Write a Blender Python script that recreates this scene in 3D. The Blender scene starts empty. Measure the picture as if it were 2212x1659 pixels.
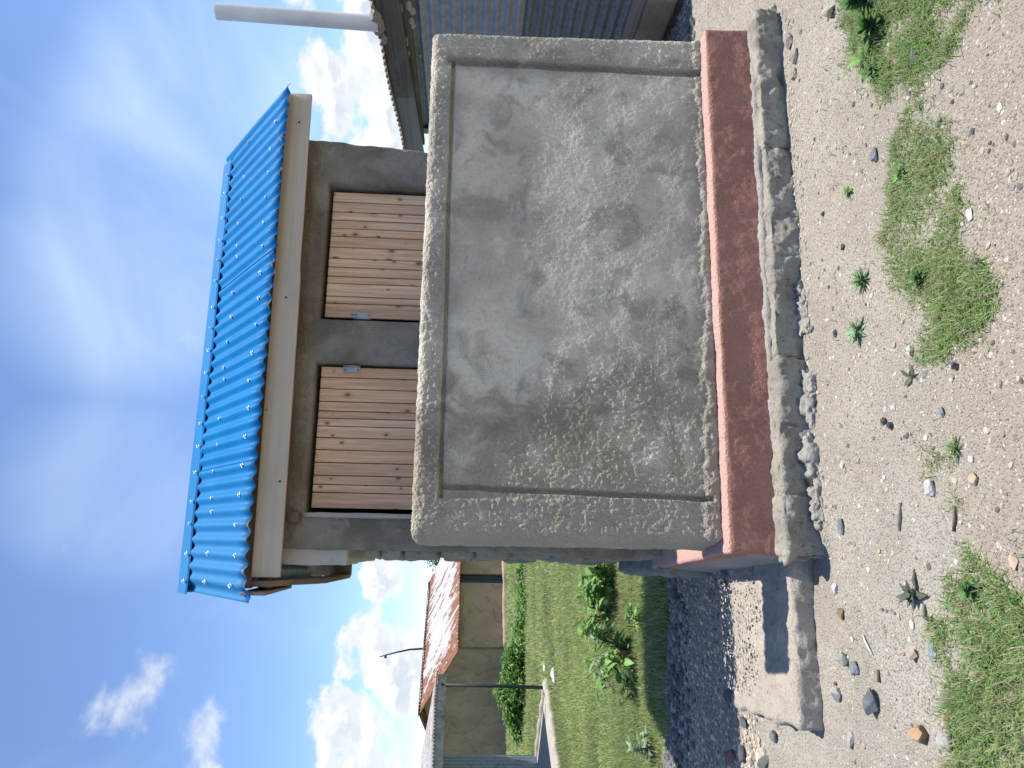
import bpy, math, random
import numpy as np
from mathutils import Matrix, Vector, Euler

random.seed(7)
RNG = np.random.default_rng(7)
SC = bpy.context.scene
COL = SC.collection

# ------------------------------------------------------------------ camera, world, sun, exposure
CAM_LOC = (0.0, 0.0, 1.4)
_p, _r, _y = (math.radians(a) for a in (3.21, 1.715, 12.26))
fwd = Vector((math.sin(_y) * math.cos(_p), math.cos(_y) * math.cos(_p), -math.sin(_p)))
rt0 = Vector((math.cos(_y), -math.sin(_y), 0))
up0 = rt0.cross(fwd)
rt = rt0 * math.cos(_r) + up0 * math.sin(_r)
up = up0 * math.cos(_r) - rt0 * math.sin(_r)
cd = bpy.data.cameras.new('camera')
cd.sensor_width = 36.0
cd.lens = 36.0 * 1600.0 / 2212.0
cd.clip_start = 0.05
cd.clip_end = 3000
cam = bpy.data.objects.new('camera', cd)
COL.objects.link(cam)
# the phone was held on its side: picture right is down in the place
bx, by, bz = -up, rt, -fwd
cam.matrix_world = Matrix(((bx.x, by.x, bz.x, CAM_LOC[0]), (bx.y, by.y, bz.y, CAM_LOC[1]),
                           (bx.z, by.z, bz.z, CAM_LOC[2]), (0, 0, 0, 1)))
SC.camera = cam

SUN_DIR = Vector((0.34, 0.02, 1.0)).normalized()
SUN_EL = math.asin(SUN_DIR.z)
SUN_AZ = math.atan2(SUN_DIR.x, SUN_DIR.y)
SUN_STRENGTH = 4.2
SKY_STRENGTH = 0.15
EXPOSURE = 0.72

sl = bpy.data.lights.new('sun', 'SUN')
sl.energy = SUN_STRENGTH
sl.angle = math.radians(0.5)
sl.color = (1.0, 0.955, 0.88)
sun = bpy.data.objects.new('sun', sl)
COL.objects.link(sun)
sun.rotation_euler = SUN_DIR.to_track_quat('Z', 'Y').to_euler()
sun.location = (3, 1, 12)

vs = SC.view_settings
vs.view_transform = 'Standard'
vs.look = 'None'
vs.exposure = EXPOSURE
vs.gamma = 1.0
vs.use_curve_mapping = False
SC.cycles.max_bounces = 6
SC.cycles.diffuse_bounces = 4
SC.cycles.glossy_bounces = 3
SC.cycles.use_denoising = True


class NB:
    """small helper round a node tree"""
    def __init__(s, nt):
        s.nt = nt
        s.n = nt.nodes
        s.l = nt.links

    def new(s, t, **kw):
        n = s.n.new(t)
        for k, v in kw.items():
            setattr(n, k, v)
        return n

    def put(s, sock, v):
        if v is None:
            return
        if isinstance(v, bpy.types.NodeSocket):
            s.l.new(v, sock)
        elif isinstance(v, (tuple, list)) and sock.type == 'RGBA':
            sock.default_value = tuple(v) + ((1,) if len(v) == 3 else ())
        else:
            sock.default_value = v

    def math(s, op, a, b=None, c=None, clamp=False):
        n = s.new('ShaderNodeMath', operation=op, use_clamp=clamp)
        s.put(n.inputs[0], a)
        s.put(n.inputs[1], b)
        if c is not None:
            s.put(n.inputs[2], c)
        return n.outputs[0]

    def vmath(s, op, a, b=None):
        n = s.new('ShaderNodeVectorMath', operation=op)
        s.put(n.inputs[0], a)
        if b is not None:
            s.put(n.inputs[1], b)
        return n.outputs['Value'] if op in ('DOT_PRODUCT', 'LENGTH', 'DISTANCE') else n.outputs[0]

    def noise(s, vec, scale=5, detail=4, rough=0.55, dist=0.0):
        n = s.new('ShaderNodeTexNoise')
        s.put(n.inputs['Vector'], vec)
        n.inputs['Scale'].default_value = scale
        n.inputs['Detail'].default_value = detail
        n.inputs['Roughness'].default_value = rough
        n.inputs['Distortion'].default_value = dist
        return n.outputs['Fac']

    def voro(s, vec, scale=5, feature='F1', out='Distance', rand=1.0):
        n = s.new('ShaderNodeTexVoronoi', feature=feature)
        s.put(n.inputs['Vector'], vec)
        n.inputs['Scale'].default_value = scale
        n.inputs['Randomness'].default_value = rand
        return n.outputs[out]

    def ramp(s, fac, stops):
        n = s.new('ShaderNodeValToRGB')
        e = n.color_ramp.elements
        while len(e) < len(stops):
            e.new(0.5)
        for i, (p, c) in enumerate(stops):
            e[i].position = p
            e[i].color = (c, c, c, 1) if isinstance(c, (int, float)) else tuple(c) + (1,)
        s.put(n.inputs[0], fac)
        return n.outputs[0]

    def step(s, v, a, b):
        n = s.new('ShaderNodeMapRange', interpolation_type='SMOOTHSTEP')
        s.put(n.inputs[0], v)
        n.inputs[1].default_value = a
        n.inputs[2].default_value = b
        return n.outputs[0]

    def mix(s, fac, a, b, blend='MIX'):
        n = s.new('ShaderNodeMix', data_type='RGBA', blend_type=blend)
        s.put(n.inputs[0], fac)
        s.put(n.inputs[6], a)
        s.put(n.inputs[7], b)
        return n.outputs[2]

    def scale(s, vec, sx, sy, sz):
        n = s.new('ShaderNodeMapping')
        s.put(n.inputs[0], vec)
        n.inputs['Scale'].default_value = (sx, sy, sz)
        return n.outputs[0]

    def sep(s, vec):
        n = s.new('ShaderNodeSeparateXYZ')
        s.put(n.inputs[0], vec)
        return n.outputs

    def obj(s):
        return s.new('ShaderNodeTexCoord').outputs['Object']

    def pos(s):
        return s.new('ShaderNodeNewGeometry').outputs['Position']

    def rnd(s):
        return s.new('ShaderNodeObjectInfo').outputs['Random']

    def attr(s, name='col', out='Color'):
        return s.new('ShaderNodeAttribute', attribute_name=name).outputs[out]

    def bump(s, h, strength=0.5, dist=0.01, normal=None):
        n = s.new('ShaderNodeBump')
        n.inputs['Strength'].default_value = strength
        n.inputs['Distance'].default_value = dist
        s.put(n.inputs['Height'], h)
        if normal is not None:
            s.put(n.inputs['Normal'], normal)
        return n.outputs[0]


def new_mat(name):
    m = bpy.data.materials.new(name)
    m.use_nodes = True
    m.node_tree.nodes.clear()
    return m, NB(m.node_tree)


def finish(b, color, rough=0.9, bump=None, metal=0.0, spec=0.3, transl=None):
    out = b.new('ShaderNodeOutputMaterial')
    p = b.new('ShaderNodeBsdfPrincipled')
    b.put(p.inputs['Base Color'], color)
    b.put(p.inputs['Roughness'], rough)
    b.put(p.inputs['Metallic'], metal)
    b.put(p.inputs['Specular IOR Level'], spec)
    if bump is not None:
        b.put(p.inputs['Normal'], bump)
    sh = p.outputs[0]
    if transl:
        t = b.new('ShaderNodeBsdfTranslucent')
        b.put(t.inputs[0], color)
        mx = b.new('ShaderNodeMixShader')
        mx.inputs[0].default_value = transl
        b.l.new(sh, mx.inputs[1])
        b.l.new(t.outputs[0], mx.inputs[2])
        sh = mx.outputs[0]
    b.l.new(sh, out.inputs[0])


# ---- sky: physical sky with procedural clouds at infinity
world = bpy.data.worlds.new('World')
SC.world = world
world.use_nodes = True
world.node_tree.nodes.clear()
b = NB(world.node_tree)
sky = b.new('ShaderNodeTexSky', sky_type='NISHITA')
sky.sun_disc = False
sky.sun_elevation = SUN_EL
sky.sun_rotation = SUN_AZ
sky.altitude = 3000
sky.air_density = 1.0
sky.dust_density = 0.35
sky.ozone_density = 2.6
D = b.vmath('NORMALIZE', b.new('ShaderNodeTexCoord').outputs['Generated'])
dx, dy, dz = b.sep(D)
zc = b.math('MAXIMUM', dz, 0.02)
# cloud layer coordinates: flat layer seen in perspective
lay = b.new('ShaderNodeCombineXYZ')
b.put(lay.inputs[0], b.math('DIVIDE', dx, b.math('ADD', zc, 0.12)))
b.put(lay.inputs[1], b.math('DIVIDE', dy, b.math('ADD', zc, 0.12)))
layer = lay.outputs[0]


def cone(az, el, rad, soft=1.0):
    """1 at a direction of the sky, falling to 0 at rad degrees away"""
    a, e = math.radians(az), math.radians(el)
    v = (math.sin(a) * math.cos(e), math.cos(a) * math.cos(e), math.sin(e))
    d = b.vmath('DOT_PRODUCT', D, v)
    return b.step(d, math.cos(math.radians(rad)), math.cos(math.radians(rad * 0.15)))


def addall(l):
    r = l[0]
    for x in l[1:]:
        r = b.math('MAXIMUM', r, x)
    return r


# puffy cumulus near the horizon, all the way round
cum_v = b.scale(D, 1, 1, 1.55)
n1 = b.noise(cum_v, 9.5, 10, 0.58, 0.15)
n1s = b.noise(b.vmath('ADD', cum_v, (0.008, 0.004, 0.02)), 9.5, 10, 0.58, 0.15)
band = b.math('MULTIPLY', b.step(dz, 0.30, 0.02), 0.15)
blobs = addall([cone(-7.3, 7.3, 3.6), cone(-12.4, 7.9, 3.8), cone(-16.5, 6.5, 5.0), cone(-2.2, 6.3, 2.8), cone(-8.5, 4.6, 4.5),
                b.math('MULTIPLY', cone(-11.0, 21.2, 4.4), 0.86), b.math('MULTIPLY', cone(-14.3, 17.8, 4.6), 0.84),
                cone(33.5, 12.0, 3.4), cone(36.0, 9.8, 5.2), cone(38.6, 11.6, 4.6), cone(31.0, 8.2, 5.0), cone(26, 7, 6),
                cone(36.5, 8.5, 8), cone(43, 10, 6), cone(-24, 6, 7)])
dens = b.math('ADD', b.math('ADD', n1, band), b.math('MULTIPLY', blobs, 0.225))
gapsk = cone(-3.5, 12.5, 5.5)
dens = b.math('SUBTRACT', dens, b.math('MULTIPLY', gapsk, 0.14))
hi = b.step(dz, 0.22, 0.30)
cum = b.math('ADD', b.math('MULTIPLY', b.step(dens, 0.695, 0.80), b.math('SUBTRACT', 1.0, hi)), b.math('MULTIPLY', b.math('MULTIPLY', b.step(dens, 0.645, 0.93), 0.9), hi))
cum = b.math('MULTIPLY', cum, b.step(dz, 0.56, 0.40))
shade = b.step(b.math('SUBTRACT', n1, n1s), -0.035, 0.035)
thick = b.step(dens, 0.72, 0.90)
cum_col = b.mix(b.math('MULTIPLY', b.math('SUBTRACT', 1.0, shade), thick), (4.0, 4.1, 4.15), (2.95, 3.25, 3.75))
# thin veil high up
n2 = b.noise(b.scale(layer, 0.8, 0.35, 1), 1.6, 5, 0.5, 0.9)
veil_m = addall([cone(26, 21, 11), cone(33, 18.5, 9), cone(19, 24, 10), b.math('MULTIPLY', cone(4, 25, 8), 0.5)])
veil = b.math('MULTIPLY', b.step(n2, 0.18, 0.80), b.math('ADD', b.math('MULTIPLY', veil_m, 0.62), 0.06))
n3 = b.noise(b.scale(layer, 2.4, 0.5, 1), 2.0, 3, 0.5, 0.4)
veil = b.math('ADD', veil, b.math('MULTIPLY', b.step(n3, 0.50, 0.85), 0.10), clamp=True)
veil = b.math('MULTIPLY', veil, b.step(dz, 0.04, 0.22))
hs = b.new('ShaderNodeHueSaturation')
hs.inputs['Hue'].default_value = 0.504
hs.inputs['Saturation'].default_value = 1.04
hs.inputs['Value'].default_value = 0.97
b.l.new(sky.outputs[0], hs.inputs['Color'])
c = b.mix(veil, hs.outputs[0], (3.9, 4.75, 5.6))
c = b.mix(cum, c, cum_col)
bg = b.new('ShaderNodeBackground')
b.l.new(c, bg.inputs[0])
bg.inputs[1].default_value = SKY_STRENGTH
wo = b.new('ShaderNodeOutputWorld')
b.l.new(bg.outputs[0], wo.inputs[0])


# ------------------------------------------------------------------ numpy noise
def _hash(ix, iy, iz, seed):
    h = (ix.astype(np.uint32) * np.uint32(374761393) + iy.astype(np.uint32) * np.uint32(668265263)
         + iz.astype(np.uint32) * np.uint32(2246822519) + np.uint32((seed * 3266489917) & 0xffffffff))
    h = (h ^ (h >> np.uint32(13))) * np.uint32(1274126177)
    h = h ^ (h >> np.uint32(16))
    return h.astype(np.float64) / 4294967295.0


def vnoise(P, seed=0):
    P = np.asarray(P, float)
    i = np.floor(P).astype(np.int64)
    f = P - i
    f = f * f * (3 - 2 * f)
    r = 0
    for a in (0, 1):
        wx = f[:, 0] if a else 1 - f[:, 0]
        for c_ in (0, 1):
            wy = f[:, 1] if c_ else 1 - f[:, 1]
            for d in (0, 1):
                wz = f[:, 2] if d else 1 - f[:, 2]
                r = r + wx * wy * wz * _hash(i[:, 0] + a, i[:, 1] + c_, i[:, 2] + d, seed)
    return r * 2 - 1


def fbm(P, scale, octs=4, seed=0, gain=0.5):
    P = np.asarray(P, float) * scale
    if P.shape[1] == 2:
        P = np.c_[P, np.zeros(len(P))]
    t, a, r = 0, 1.0, 0
    for k in range(octs):
        r = r + a * vnoise(P * (2.0 ** k) + 17.3 * k, seed + k)
        t += a
        a *= gain
    return r / t


def sstep(a, b_, x):
    t = np.clip((np.asarray(x, float) - a) / (b_ - a), 0, 1)
    return t * t * (3 - 2 * t)


# ------------------------------------------------------------------ object helpers
LOC = {}


def link(o, parent=None, loc=None):
    """parts are modelled in place coordinates; the offset undoes the parent's position"""
    COL.objects.link(o)
    w = Vector(loc) if loc is not None else Vector((0, 0, 0))
    if parent is not None:
        o.parent = parent
        o.location = w - LOC[parent]
    else:
        o.location = w
    LOC[o] = w
    return o


def tag(o, label=None, cat=None, group=None, kind=None):
    if label:
        o['label'] = label
    if cat:
        o['category'] = cat
    if group:
        o['group'] = group
    if kind:
        o['kind'] = kind
    return o


def thing(name, label, cat, loc, group=None):
    o = bpy.data.objects.new(name, None)
    o.empty_display_size = 0.1
    link(o, None, loc)
    return tag(o, label, cat, group)


def mesh(name, V, F, mat=None, smooth=True, col=None):
    """F: (n,3) or (n,4) index array, or a list of such arrays"""
    me = bpy.data.meshes.new(name)
    V = np.asarray(V, np.float32)
    Fs = F if isinstance(F, list) else [F]
    Fs = [np.asarray(f, np.int32) for f in Fs if len(f)]
    me.vertices.add(len(V))
    me.vertices.foreach_set('co', V.ravel())
    loops = np.concatenate([f.ravel() for f in Fs])
    tot = np.concatenate([np.full(len(f), f.shape[1], np.int32) for f in Fs])
    start = np.concatenate([[0], np.cumsum(tot)[:-1]]).astype(np.int32)
    me.loops.add(len(loops))
    me.loops.foreach_set('vertex_index', loops)
    me.polygons.add(len(tot))
    me.polygons.foreach_set('loop_start', start)
    me.polygons.foreach_set('loop_total', tot)
    me.polygons.foreach_set('use_smooth', np.full(len(tot), smooth, bool))
    if col is not None:
        at = me.attributes.new('col', 'FLOAT_COLOR', 'POINT')
        c4 = np.ones((len(V), 4), np.float32)
        c4[:, :3] = col
        at.data.foreach_set('color', c4.ravel())
    me.update(calc_edges=True)
    if mat:
        me.materials.append(mat)
    return me


def ob(name, V, F, mat, parent=None, smooth=True, col=None, loc=None):
    o = bpy.data.objects.new(name, mesh(name, V, F, mat, smooth, col))
    return link(o, parent, loc)


def inst(name, me, parent, loc, rot=(0, 0, 0), scale=(1, 1, 1)):
    o = bpy.data.objects.new(name, me)
    link(o, parent, loc)
    o.rotation_euler = rot
    o.scale = scale
    return o


def join(parts):
    Vs, Fs, n = [], [], 0
    for V, F in parts:
        V = np.asarray(V, float)
        Vs.append(V)
        for f in (F if isinstance(F, list) else [F]):
            Fs.append(np.asarray(f) + n)
        n += len(V)
    return np.concatenate(Vs), Fs


def lin(a, b_, res):
    return np.linspace(a, b_, max(2, int(math.ceil((b_ - a) / res)) + 1))


def rbox(xs, ys, zs, r=0.02, disp=None, skip=()):
    """grid box with rounded edges; disp(P, N) gives a push along the normal"""
    V, F, n = [], [], 0

    def face(A, B, fix, axis, flip):
        nonlocal n
        a, c_ = np.meshgrid(A, B, indexing='ij')
        p = np.zeros(a.shape + (3,))
        o = [k for k in range(3) if k != axis]
        p[..., o[0]] = a
        p[..., o[1]] = c_
        p[..., axis] = fix
        i = np.arange(a.size).reshape(a.shape) + n
        q = np.stack([i[:-1, :-1], i[1:, :-1], i[1:, 1:], i[:-1, 1:]], -1).reshape(-1, 4)
        if flip:
            q = q[:, ::-1]
        V.append(p.reshape(-1, 3))
        F.append(q)
        n += a.size
    if 'x-' not in skip: face(ys, zs, xs[0], 0, True)
    if 'x+' not in skip: face(ys, zs, xs[-1], 0, False)
    if 'y-' not in skip: face(xs, zs, ys[0], 1, False)
    if 'y+' not in skip: face(xs, zs, ys[-1], 1, True)
    if 'z-' not in skip: face(xs, ys, zs[0], 2, True)
    if 'z+' not in skip: face(xs, ys, zs[-1], 2, False)
    V = np.concatenate(V)
    F = np.concatenate(F)
    key = np.round(V * 1e5).astype(np.int64)
    _, idx, inv = np.unique(key, axis=0, return_index=True, return_inverse=True)
    V = V[idx]
    F = inv.ravel()[F]
    lo = np.array([xs[0], ys[0], zs[0]]) + r
    hi = np.array([xs[-1], ys[-1], zs[-1]]) - r
    mid = (lo + hi) / 2
    c_ = np.where(lo < hi, np.clip(V, lo, hi), mid)
    N = V - c_
    L = np.linalg.norm(N, axis=1, keepdims=True)
    N = N / np.maximum(L, 1e-9)
    P = c_ + N * r
    if disp is not None:
        P = P + N * disp(P, N)[:, None]
    return P, F


def box(x0, x1, y0, y1, z0, z1, bev=0.0):
    if bev:
        m = min(bev, (x1 - x0) / 2.01, (y1 - y0) / 2.01, (z1 - z0) / 2.01)
        g = lambda a, c_: np.array([a, a + m, c_ - m, c_])
        return rbox(g(x0, x1), g(y0, y1), g(z0, z1), m)
    V = np.array([[x, y, z] for x in (x0, x1) for y in (y0, y1) for z in (z0, z1)], float)
    F = np.array([[0, 1, 3, 2], [4, 6, 7, 5], [0, 4, 5, 1], [2, 3, 7, 6], [0, 2, 6, 4], [1, 5, 7, 3]])
    return V, F


def prism(pts, z0, z1):
    """upright prism over a polygon of (x, y), z0/z1 numbers or lists"""
    n = len(pts)
    a = np.broadcast_to(np.asarray(z0, float), (n,))
    c_ = np.broadcast_to(np.asarray(z1, float), (n,))
    V = np.array([[p[0], p[1], a[i]] for i, p in enumerate(pts)] + [[p[0], p[1], c_[i]] for i, p in enumerate(pts)])
    sides = np.array([[i, (i + 1) % n, n + (i + 1) % n, n + i] for i in range(n)])
    caps = [np.array([list(range(n))[::-1]]), np.array([list(range(n, 2 * n))])]
    return V, [sides] + caps


def beam(p, q, w, h, upv=(0, 0, 1), bev=0.0):
    """board from p to q: w across, h along upv"""
    p, q = Vector(p), Vector(q)
    d = (q - p)
    L = d.length
    d.normalize()
    u = Vector(upv)
    s = d.cross(u).normalized()
    u = s.cross(d).normalized()
    V, F = box(0, L, -w / 2, w / 2, -h / 2, h / 2, bev)
    M = np.array([d, s, u])
    return np.array(p) + V @ M, F


def tube(path, rad, sides=10, cap=True):
    path = [Vector(p) for p in path]
    rad = np.broadcast_to(np.asarray(rad, float), (len(path),))
    V = []
    ref = Vector((0.13, 0.97, 0.21))
    for i, p in enumerate(path):
        t = (path[min(i + 1, len(path) - 1)] - path[max(i - 1, 0)]).normalized()
        s = t.cross(ref).normalized()
        u = s.cross(t)
        for k in range(sides):
            a = 2 * math.pi * k / sides
            V.append(p + (s * math.cos(a) + u * math.sin(a)) * rad[i])
    F = []
    for i in range(len(path) - 1):
        for k in range(sides):
            k2 = (k + 1) % sides
            F.append((i * sides + k, i * sides + k2, (i + 1) * sides + k2, (i + 1) * sides + k))
    Fs = [np.array(F)]
    if cap:
        Fs += [np.array([list(range(sides))[::-1]]), np.array([[(len(path) - 1) * sides + k for k in range(sides)]])]
    return np.array(V), Fs


def ico(sub=0):
    t = (1 + 5 ** 0.5) / 2
    V = [(-1, t, 0), (1, t, 0), (-1, -t, 0), (1, -t, 0), (0, -1, t), (0, 1, t), (0, -1, -t), (0, 1, -t), (t, 0, -1), (t, 0, 1), (-t, 0, -1), (-t, 0, 1)]
    V = [Vector(v).normalized() for v in V]
    F = [(0, 11, 5), (0, 5, 1), (0, 1, 7), (0, 7, 10), (0, 10, 11), (1, 5, 9), (5, 11, 4), (11, 10, 2), (10, 7, 6), (7, 1, 8),
         (3, 9, 4), (3, 4, 2), (3, 2, 6), (3, 6, 8), (3, 8, 9), (4, 9, 5), (2, 4, 11), (6, 2, 10), (8, 6, 7), (9, 8, 1)]
    for _ in range(sub):
        mid, F2 = {}, []

        def m(i, j):
            k = (min(i, j), max(i, j))
            if k not in mid:
                V.append(((V[i] + V[j]) / 2).normalized())
                mid[k] = len(V) - 1
            return mid[k]
        for a, b2, c_ in F:
            x, y_, z = m(a, b2), m(b2, c_), m(c_, a)
            F2 += [(a, x, z), (b2, y_, x), (c_, z, y_), (x, y_, z)]
        F = F2
    return np.array(V), np.array(F)


def rock(seed, sub=2, facet=0.35, rough=0.06):
    V, F = ico(sub)
    r = np.random.default_rng(seed)
    for _ in range(16):                      # broken faces
        n = r.normal(size=3)
        n /= np.linalg.norm(n)
        d = 1 - facet * r.uniform(0.3, 1.0)
        s = V @ n - d
        V = V - np.outer(np.maximum(s, 0), n) * 1.0
    V = V * (1 + rough * fbm(V + seed, 2.2, 3, seed)[:, None])
    V = V * (1 + 0.14 * fbm(V + seed * 3.1, 0.9, 1, seed + 5)[:, None])
    return V, F


# terrain
def gz(x, y):
    x = np.asarray(x, float)
    y = np.asarray(y, float)
    P = np.stack([x.ravel(), y.ravel(), np.zeros(x.size)], -1)
    n = (fbm(P, 0.9, 3, 3) * 0.016 + fbm(P, 7.0, 2, 4) * 0.004).reshape(x.shape)
    near_wall = sstep(0.25, 0.0, np.abs(y - 2.95)) * sstep(-0.8, -0.1, x) * sstep(2.9, 2.5, x)
    n = n * (1 - near_wall * 0.8)
    z = n
    # raised gravel strip beside the building, low lawn behind
    z = z + 0.055 * sstep(3.35, 3.9, y) * sstep(0.4, -0.1, x) * sstep(7.0, 5.2, y)
    # land falls gently away beyond the yard
    z = z - 0.0156 * np.clip(y - 13, 0, 60) - 0.06 * np.clip(-4 - x, 0, 8) * sstep(16, 28, y)
    z = z - 0.035 * sstep(0.12, -0.05, x) * sstep(-1.1, -0.75, x) * sstep(2.72, 2.93, y) * sstep(3.5, 3.2, y)
    z = z + 0.02 * sstep(2.6, 3.2, x) * sstep(3.6, 4.3, y)
    return z


def gz1(x, y):
    return float(gz(np.array([x]), np.array([y]))[0])

# ------------------------------------------------------------------ materials
MAT = {}


def near_pt(b, pos, pt, r0, r1):
    d = b.vmath('DISTANCE', pos, pt)
    return b.step(d, r1, r0)


def mk_screen():
    m, b = new_mat('screen_plaster')
    P = b.pos()
    x, y, z = b.sep(P)
    big = b.noise(P, 2.3, 5, 0.55, 0.3)
    mid = b.noise(P, 7.0, 5, 0.6, 0.5)
    fine = b.noise(P, 60, 4, 0.65)
    grit = b.noise(P, 210, 2, 0.6)
    c = b.mix(b.step(big, 0.36, 0.60), (0.45, 0.395, 0.305), (0.65, 0.58, 0.455))
    m2 = b.noise(b.vmath('ADD', P, (3.1, 0, 7.7)), 4.2, 6, 0.62, 0.6)
    c = b.mix(b.math('MULTIPLY', b.step(m2, 0.52, 0.66), 0.7), c, (0.33, 0.29, 0.225))
    c = b.mix(b.math('MULTIPLY', b.step(m2, 0.42, 0.30), 0.7), c, (0.70, 0.625, 0.50))
    c = b.mix(b.math('MULTIPLY', b.step(mid, 0.54, 0.72), 0.6), c, (0.28, 0.25, 0.195))
    # darker along the border of the panel
    ed = b.math('MINIMUM', b.math('MINIMUM', b.math('SUBTRACT', x, 0.2), b.math('SUBTRACT', 2.24, x)), b.math('MINIMUM', b.math('SUBTRACT', 1.53, z), b.math('SUBTRACT', z, 0.36)))
    ed = b.math('ADD', ed, b.math('MULTIPLY', b.math('SUBTRACT', mid, 0.5), 0.25))
    c = b.mix(b.math('MULTIPLY', b.math('MULTIPLY', b.step(ed, 0.09, 0.0), b.step(ed, -0.09, -0.02)), 0.5), c, (0.26, 0.24, 0.20))
    # brown unfinished coat over the lower left and the left band
    lx = b.math('ADD', x, b.math('MULTIPLY', b.math('SUBTRACT', mid, 0.5), 0.9))
    lx = b.math('ADD', lx, b.math('MULTIPLY', b.math('SUBTRACT', z, 0.9), 0.16))
    c = b.mix(b.math('MULTIPLY', b.math('MULTIPLY', b.step(lx, 0.74, 0.46), b.step(m2, 0.36, 0.56)), 0.8), c, (0.36, 0.30, 0.21))
    c = b.mix(b.math('MULTIPLY', b.math('MULTIPLY', b.step(lx, 0.80, 0.60), b.step(lx, 0.42, 0.60)), 0.6), c, (0.225, 0.19, 0.137))
    c = b.mix(b.math('MULTIPLY', b.step(lx, 0.30, 0.14), 0.7), c, (0.42, 0.375, 0.295))
    # darker foot
    fz = b.math('ADD', z, b.math('MULTIPLY', b.math('SUBTRACT', mid, 0.5), 0.18))
    c = b.mix(b.math('MULTIPLY', b.step(fz, 0.46, 0.36), 0.5), c, (0.27, 0.245, 0.195))
    # scratches from the trowel
    sr = b.noise(b.scale(P, 5, 1, 32), 3.0, 2, 0.5, 0.8)
    c = b.mix(b.math('MULTIPLY', b.math('MULTIPLY', b.step(sr, 0.70, 0.74), b.step(big, 0.45, 0.6)), 0.5), c, (0.17, 0.155, 0.13))
    pits = b.step(b.noise(P, 30, 3, 0.7), 0.66, 0.74)
    c = b.mix(b.math('MULTIPLY', pits, 0.55), c, (0.12, 0.115, 0.105))
    c = b.mix(b.math('MULTIPLY', b.step(fine, 0.56, 0.36), 0.22), c, (0.24, 0.22, 0.19))
    red = b.math('MULTIPLY', near_pt(b, P, (2.372, 3.1, 1.272), 0.012, 0.042), b.step(fine, 0.38, 0.5))
    c = b.mix(red, c, (0.36, 0.13, 0.085))
    rgh = b.math('MAXIMUM', b.step(lx, 0.95, 0.50), b.math('MAXIMUM', b.step(z, 1.50, 1.545), b.step(x, 2.20, 2.26)))
    rgh = b.math('MAXIMUM', rgh, b.math('MULTIPLY', b.step(m2, 0.52, 0.68), 0.6))
    g2 = b.noise(P, 105, 2, 0.55, 0.4)
    h = b.math('MULTIPLY', b.math('ADD', g2, b.math('MULTIPLY', b.noise(P, 48, 2, 0.5), 0.9)), b.math('ADD', 0.30, b.math('MULTIPLY', rgh, 0.80)))
    h = b.math('ADD', h, b.math('MULTIPLY', grit, 0.2))
    finish(b, c, 0.95, b.bump(h, 1.0, 0.011), spec=0.15)
    return m


def mk_pink():
    m, b = new_mat('red_oxide_plaster')
    P = b.pos()
    x, y, z = b.sep(P)
    n = b.noise(P, 4, 5, 0.6, 0.3)
    f = b.noise(b.scale(P, 85, 85, 55), 1.0, 4, 0.65)
    g = b.noise(P, 150, 2, 0.6)
    c = b.mix(b.step(n, 0.35, 0.68), (0.46, 0.222, 0.162), (0.37, 0.175, 0.128))
    c = b.mix(b.math('MULTIPLY', b.step(f, 0.5, 0.75), 0.4), c, (0.45, 0.29, 0.23))
    nz = b.sep(b.new('ShaderNodeNewGeometry').outputs['Normal'])
    top = b.step(nz[2], 0.45, 0.85)
    c = b.mix(b.math('MULTIPLY', top, 0.8), c, (0.60, 0.40, 0.34))       # upper face paler: its sunlit tone put into the colour
    # bare cement on the end face and where paint has gone
    bare = b.math('ADD', b.step(nz[0], -0.45, -0.8), 0.0, clamp=True)
    bare = b.math('MULTIPLY', bare, b.step(b.math('ADD', z, b.math('MULTIPLY', n, 0.12)), 0.34, 0.29))
    c = b.mix(b.math('MULTIPLY', bare, 0.85), c, (0.34, 0.32, 0.295))
    h = b.math('ADD', f, b.math('MULTIPLY', g, 0.4))
    h = b.math('ADD', h, b.noise(P, 110, 2, 0.55, 0.4))
    finish(b, c, 0.9, b.bump(h, 1.0, 0.010), spec=0.2)
    return m


def mk_rough(name, ca, cb, cc, sc=1.0, bs=0.9):
    m, b = new_mat(name)
    P = b.pos()
    n = b.noise(P, 6 * sc, 6, 0.62, 0.3)
    f = b.noise(P, 45 * sc, 5, 0.68)
    g = b.noise(P, 170 * sc, 2, 0.6)
    c = b.mix(b.step(n, 0.32, 0.68), ca, cb)
    c = b.mix(b.step(f, 0.52, 0.74), c, cc)
    h = b.math('ADD', f, b.math('MULTIPLY', g, 0.45))
    finish(b, c, 0.95, b.bump(h, bs, 0.014), spec=0.15)
    return m


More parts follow.
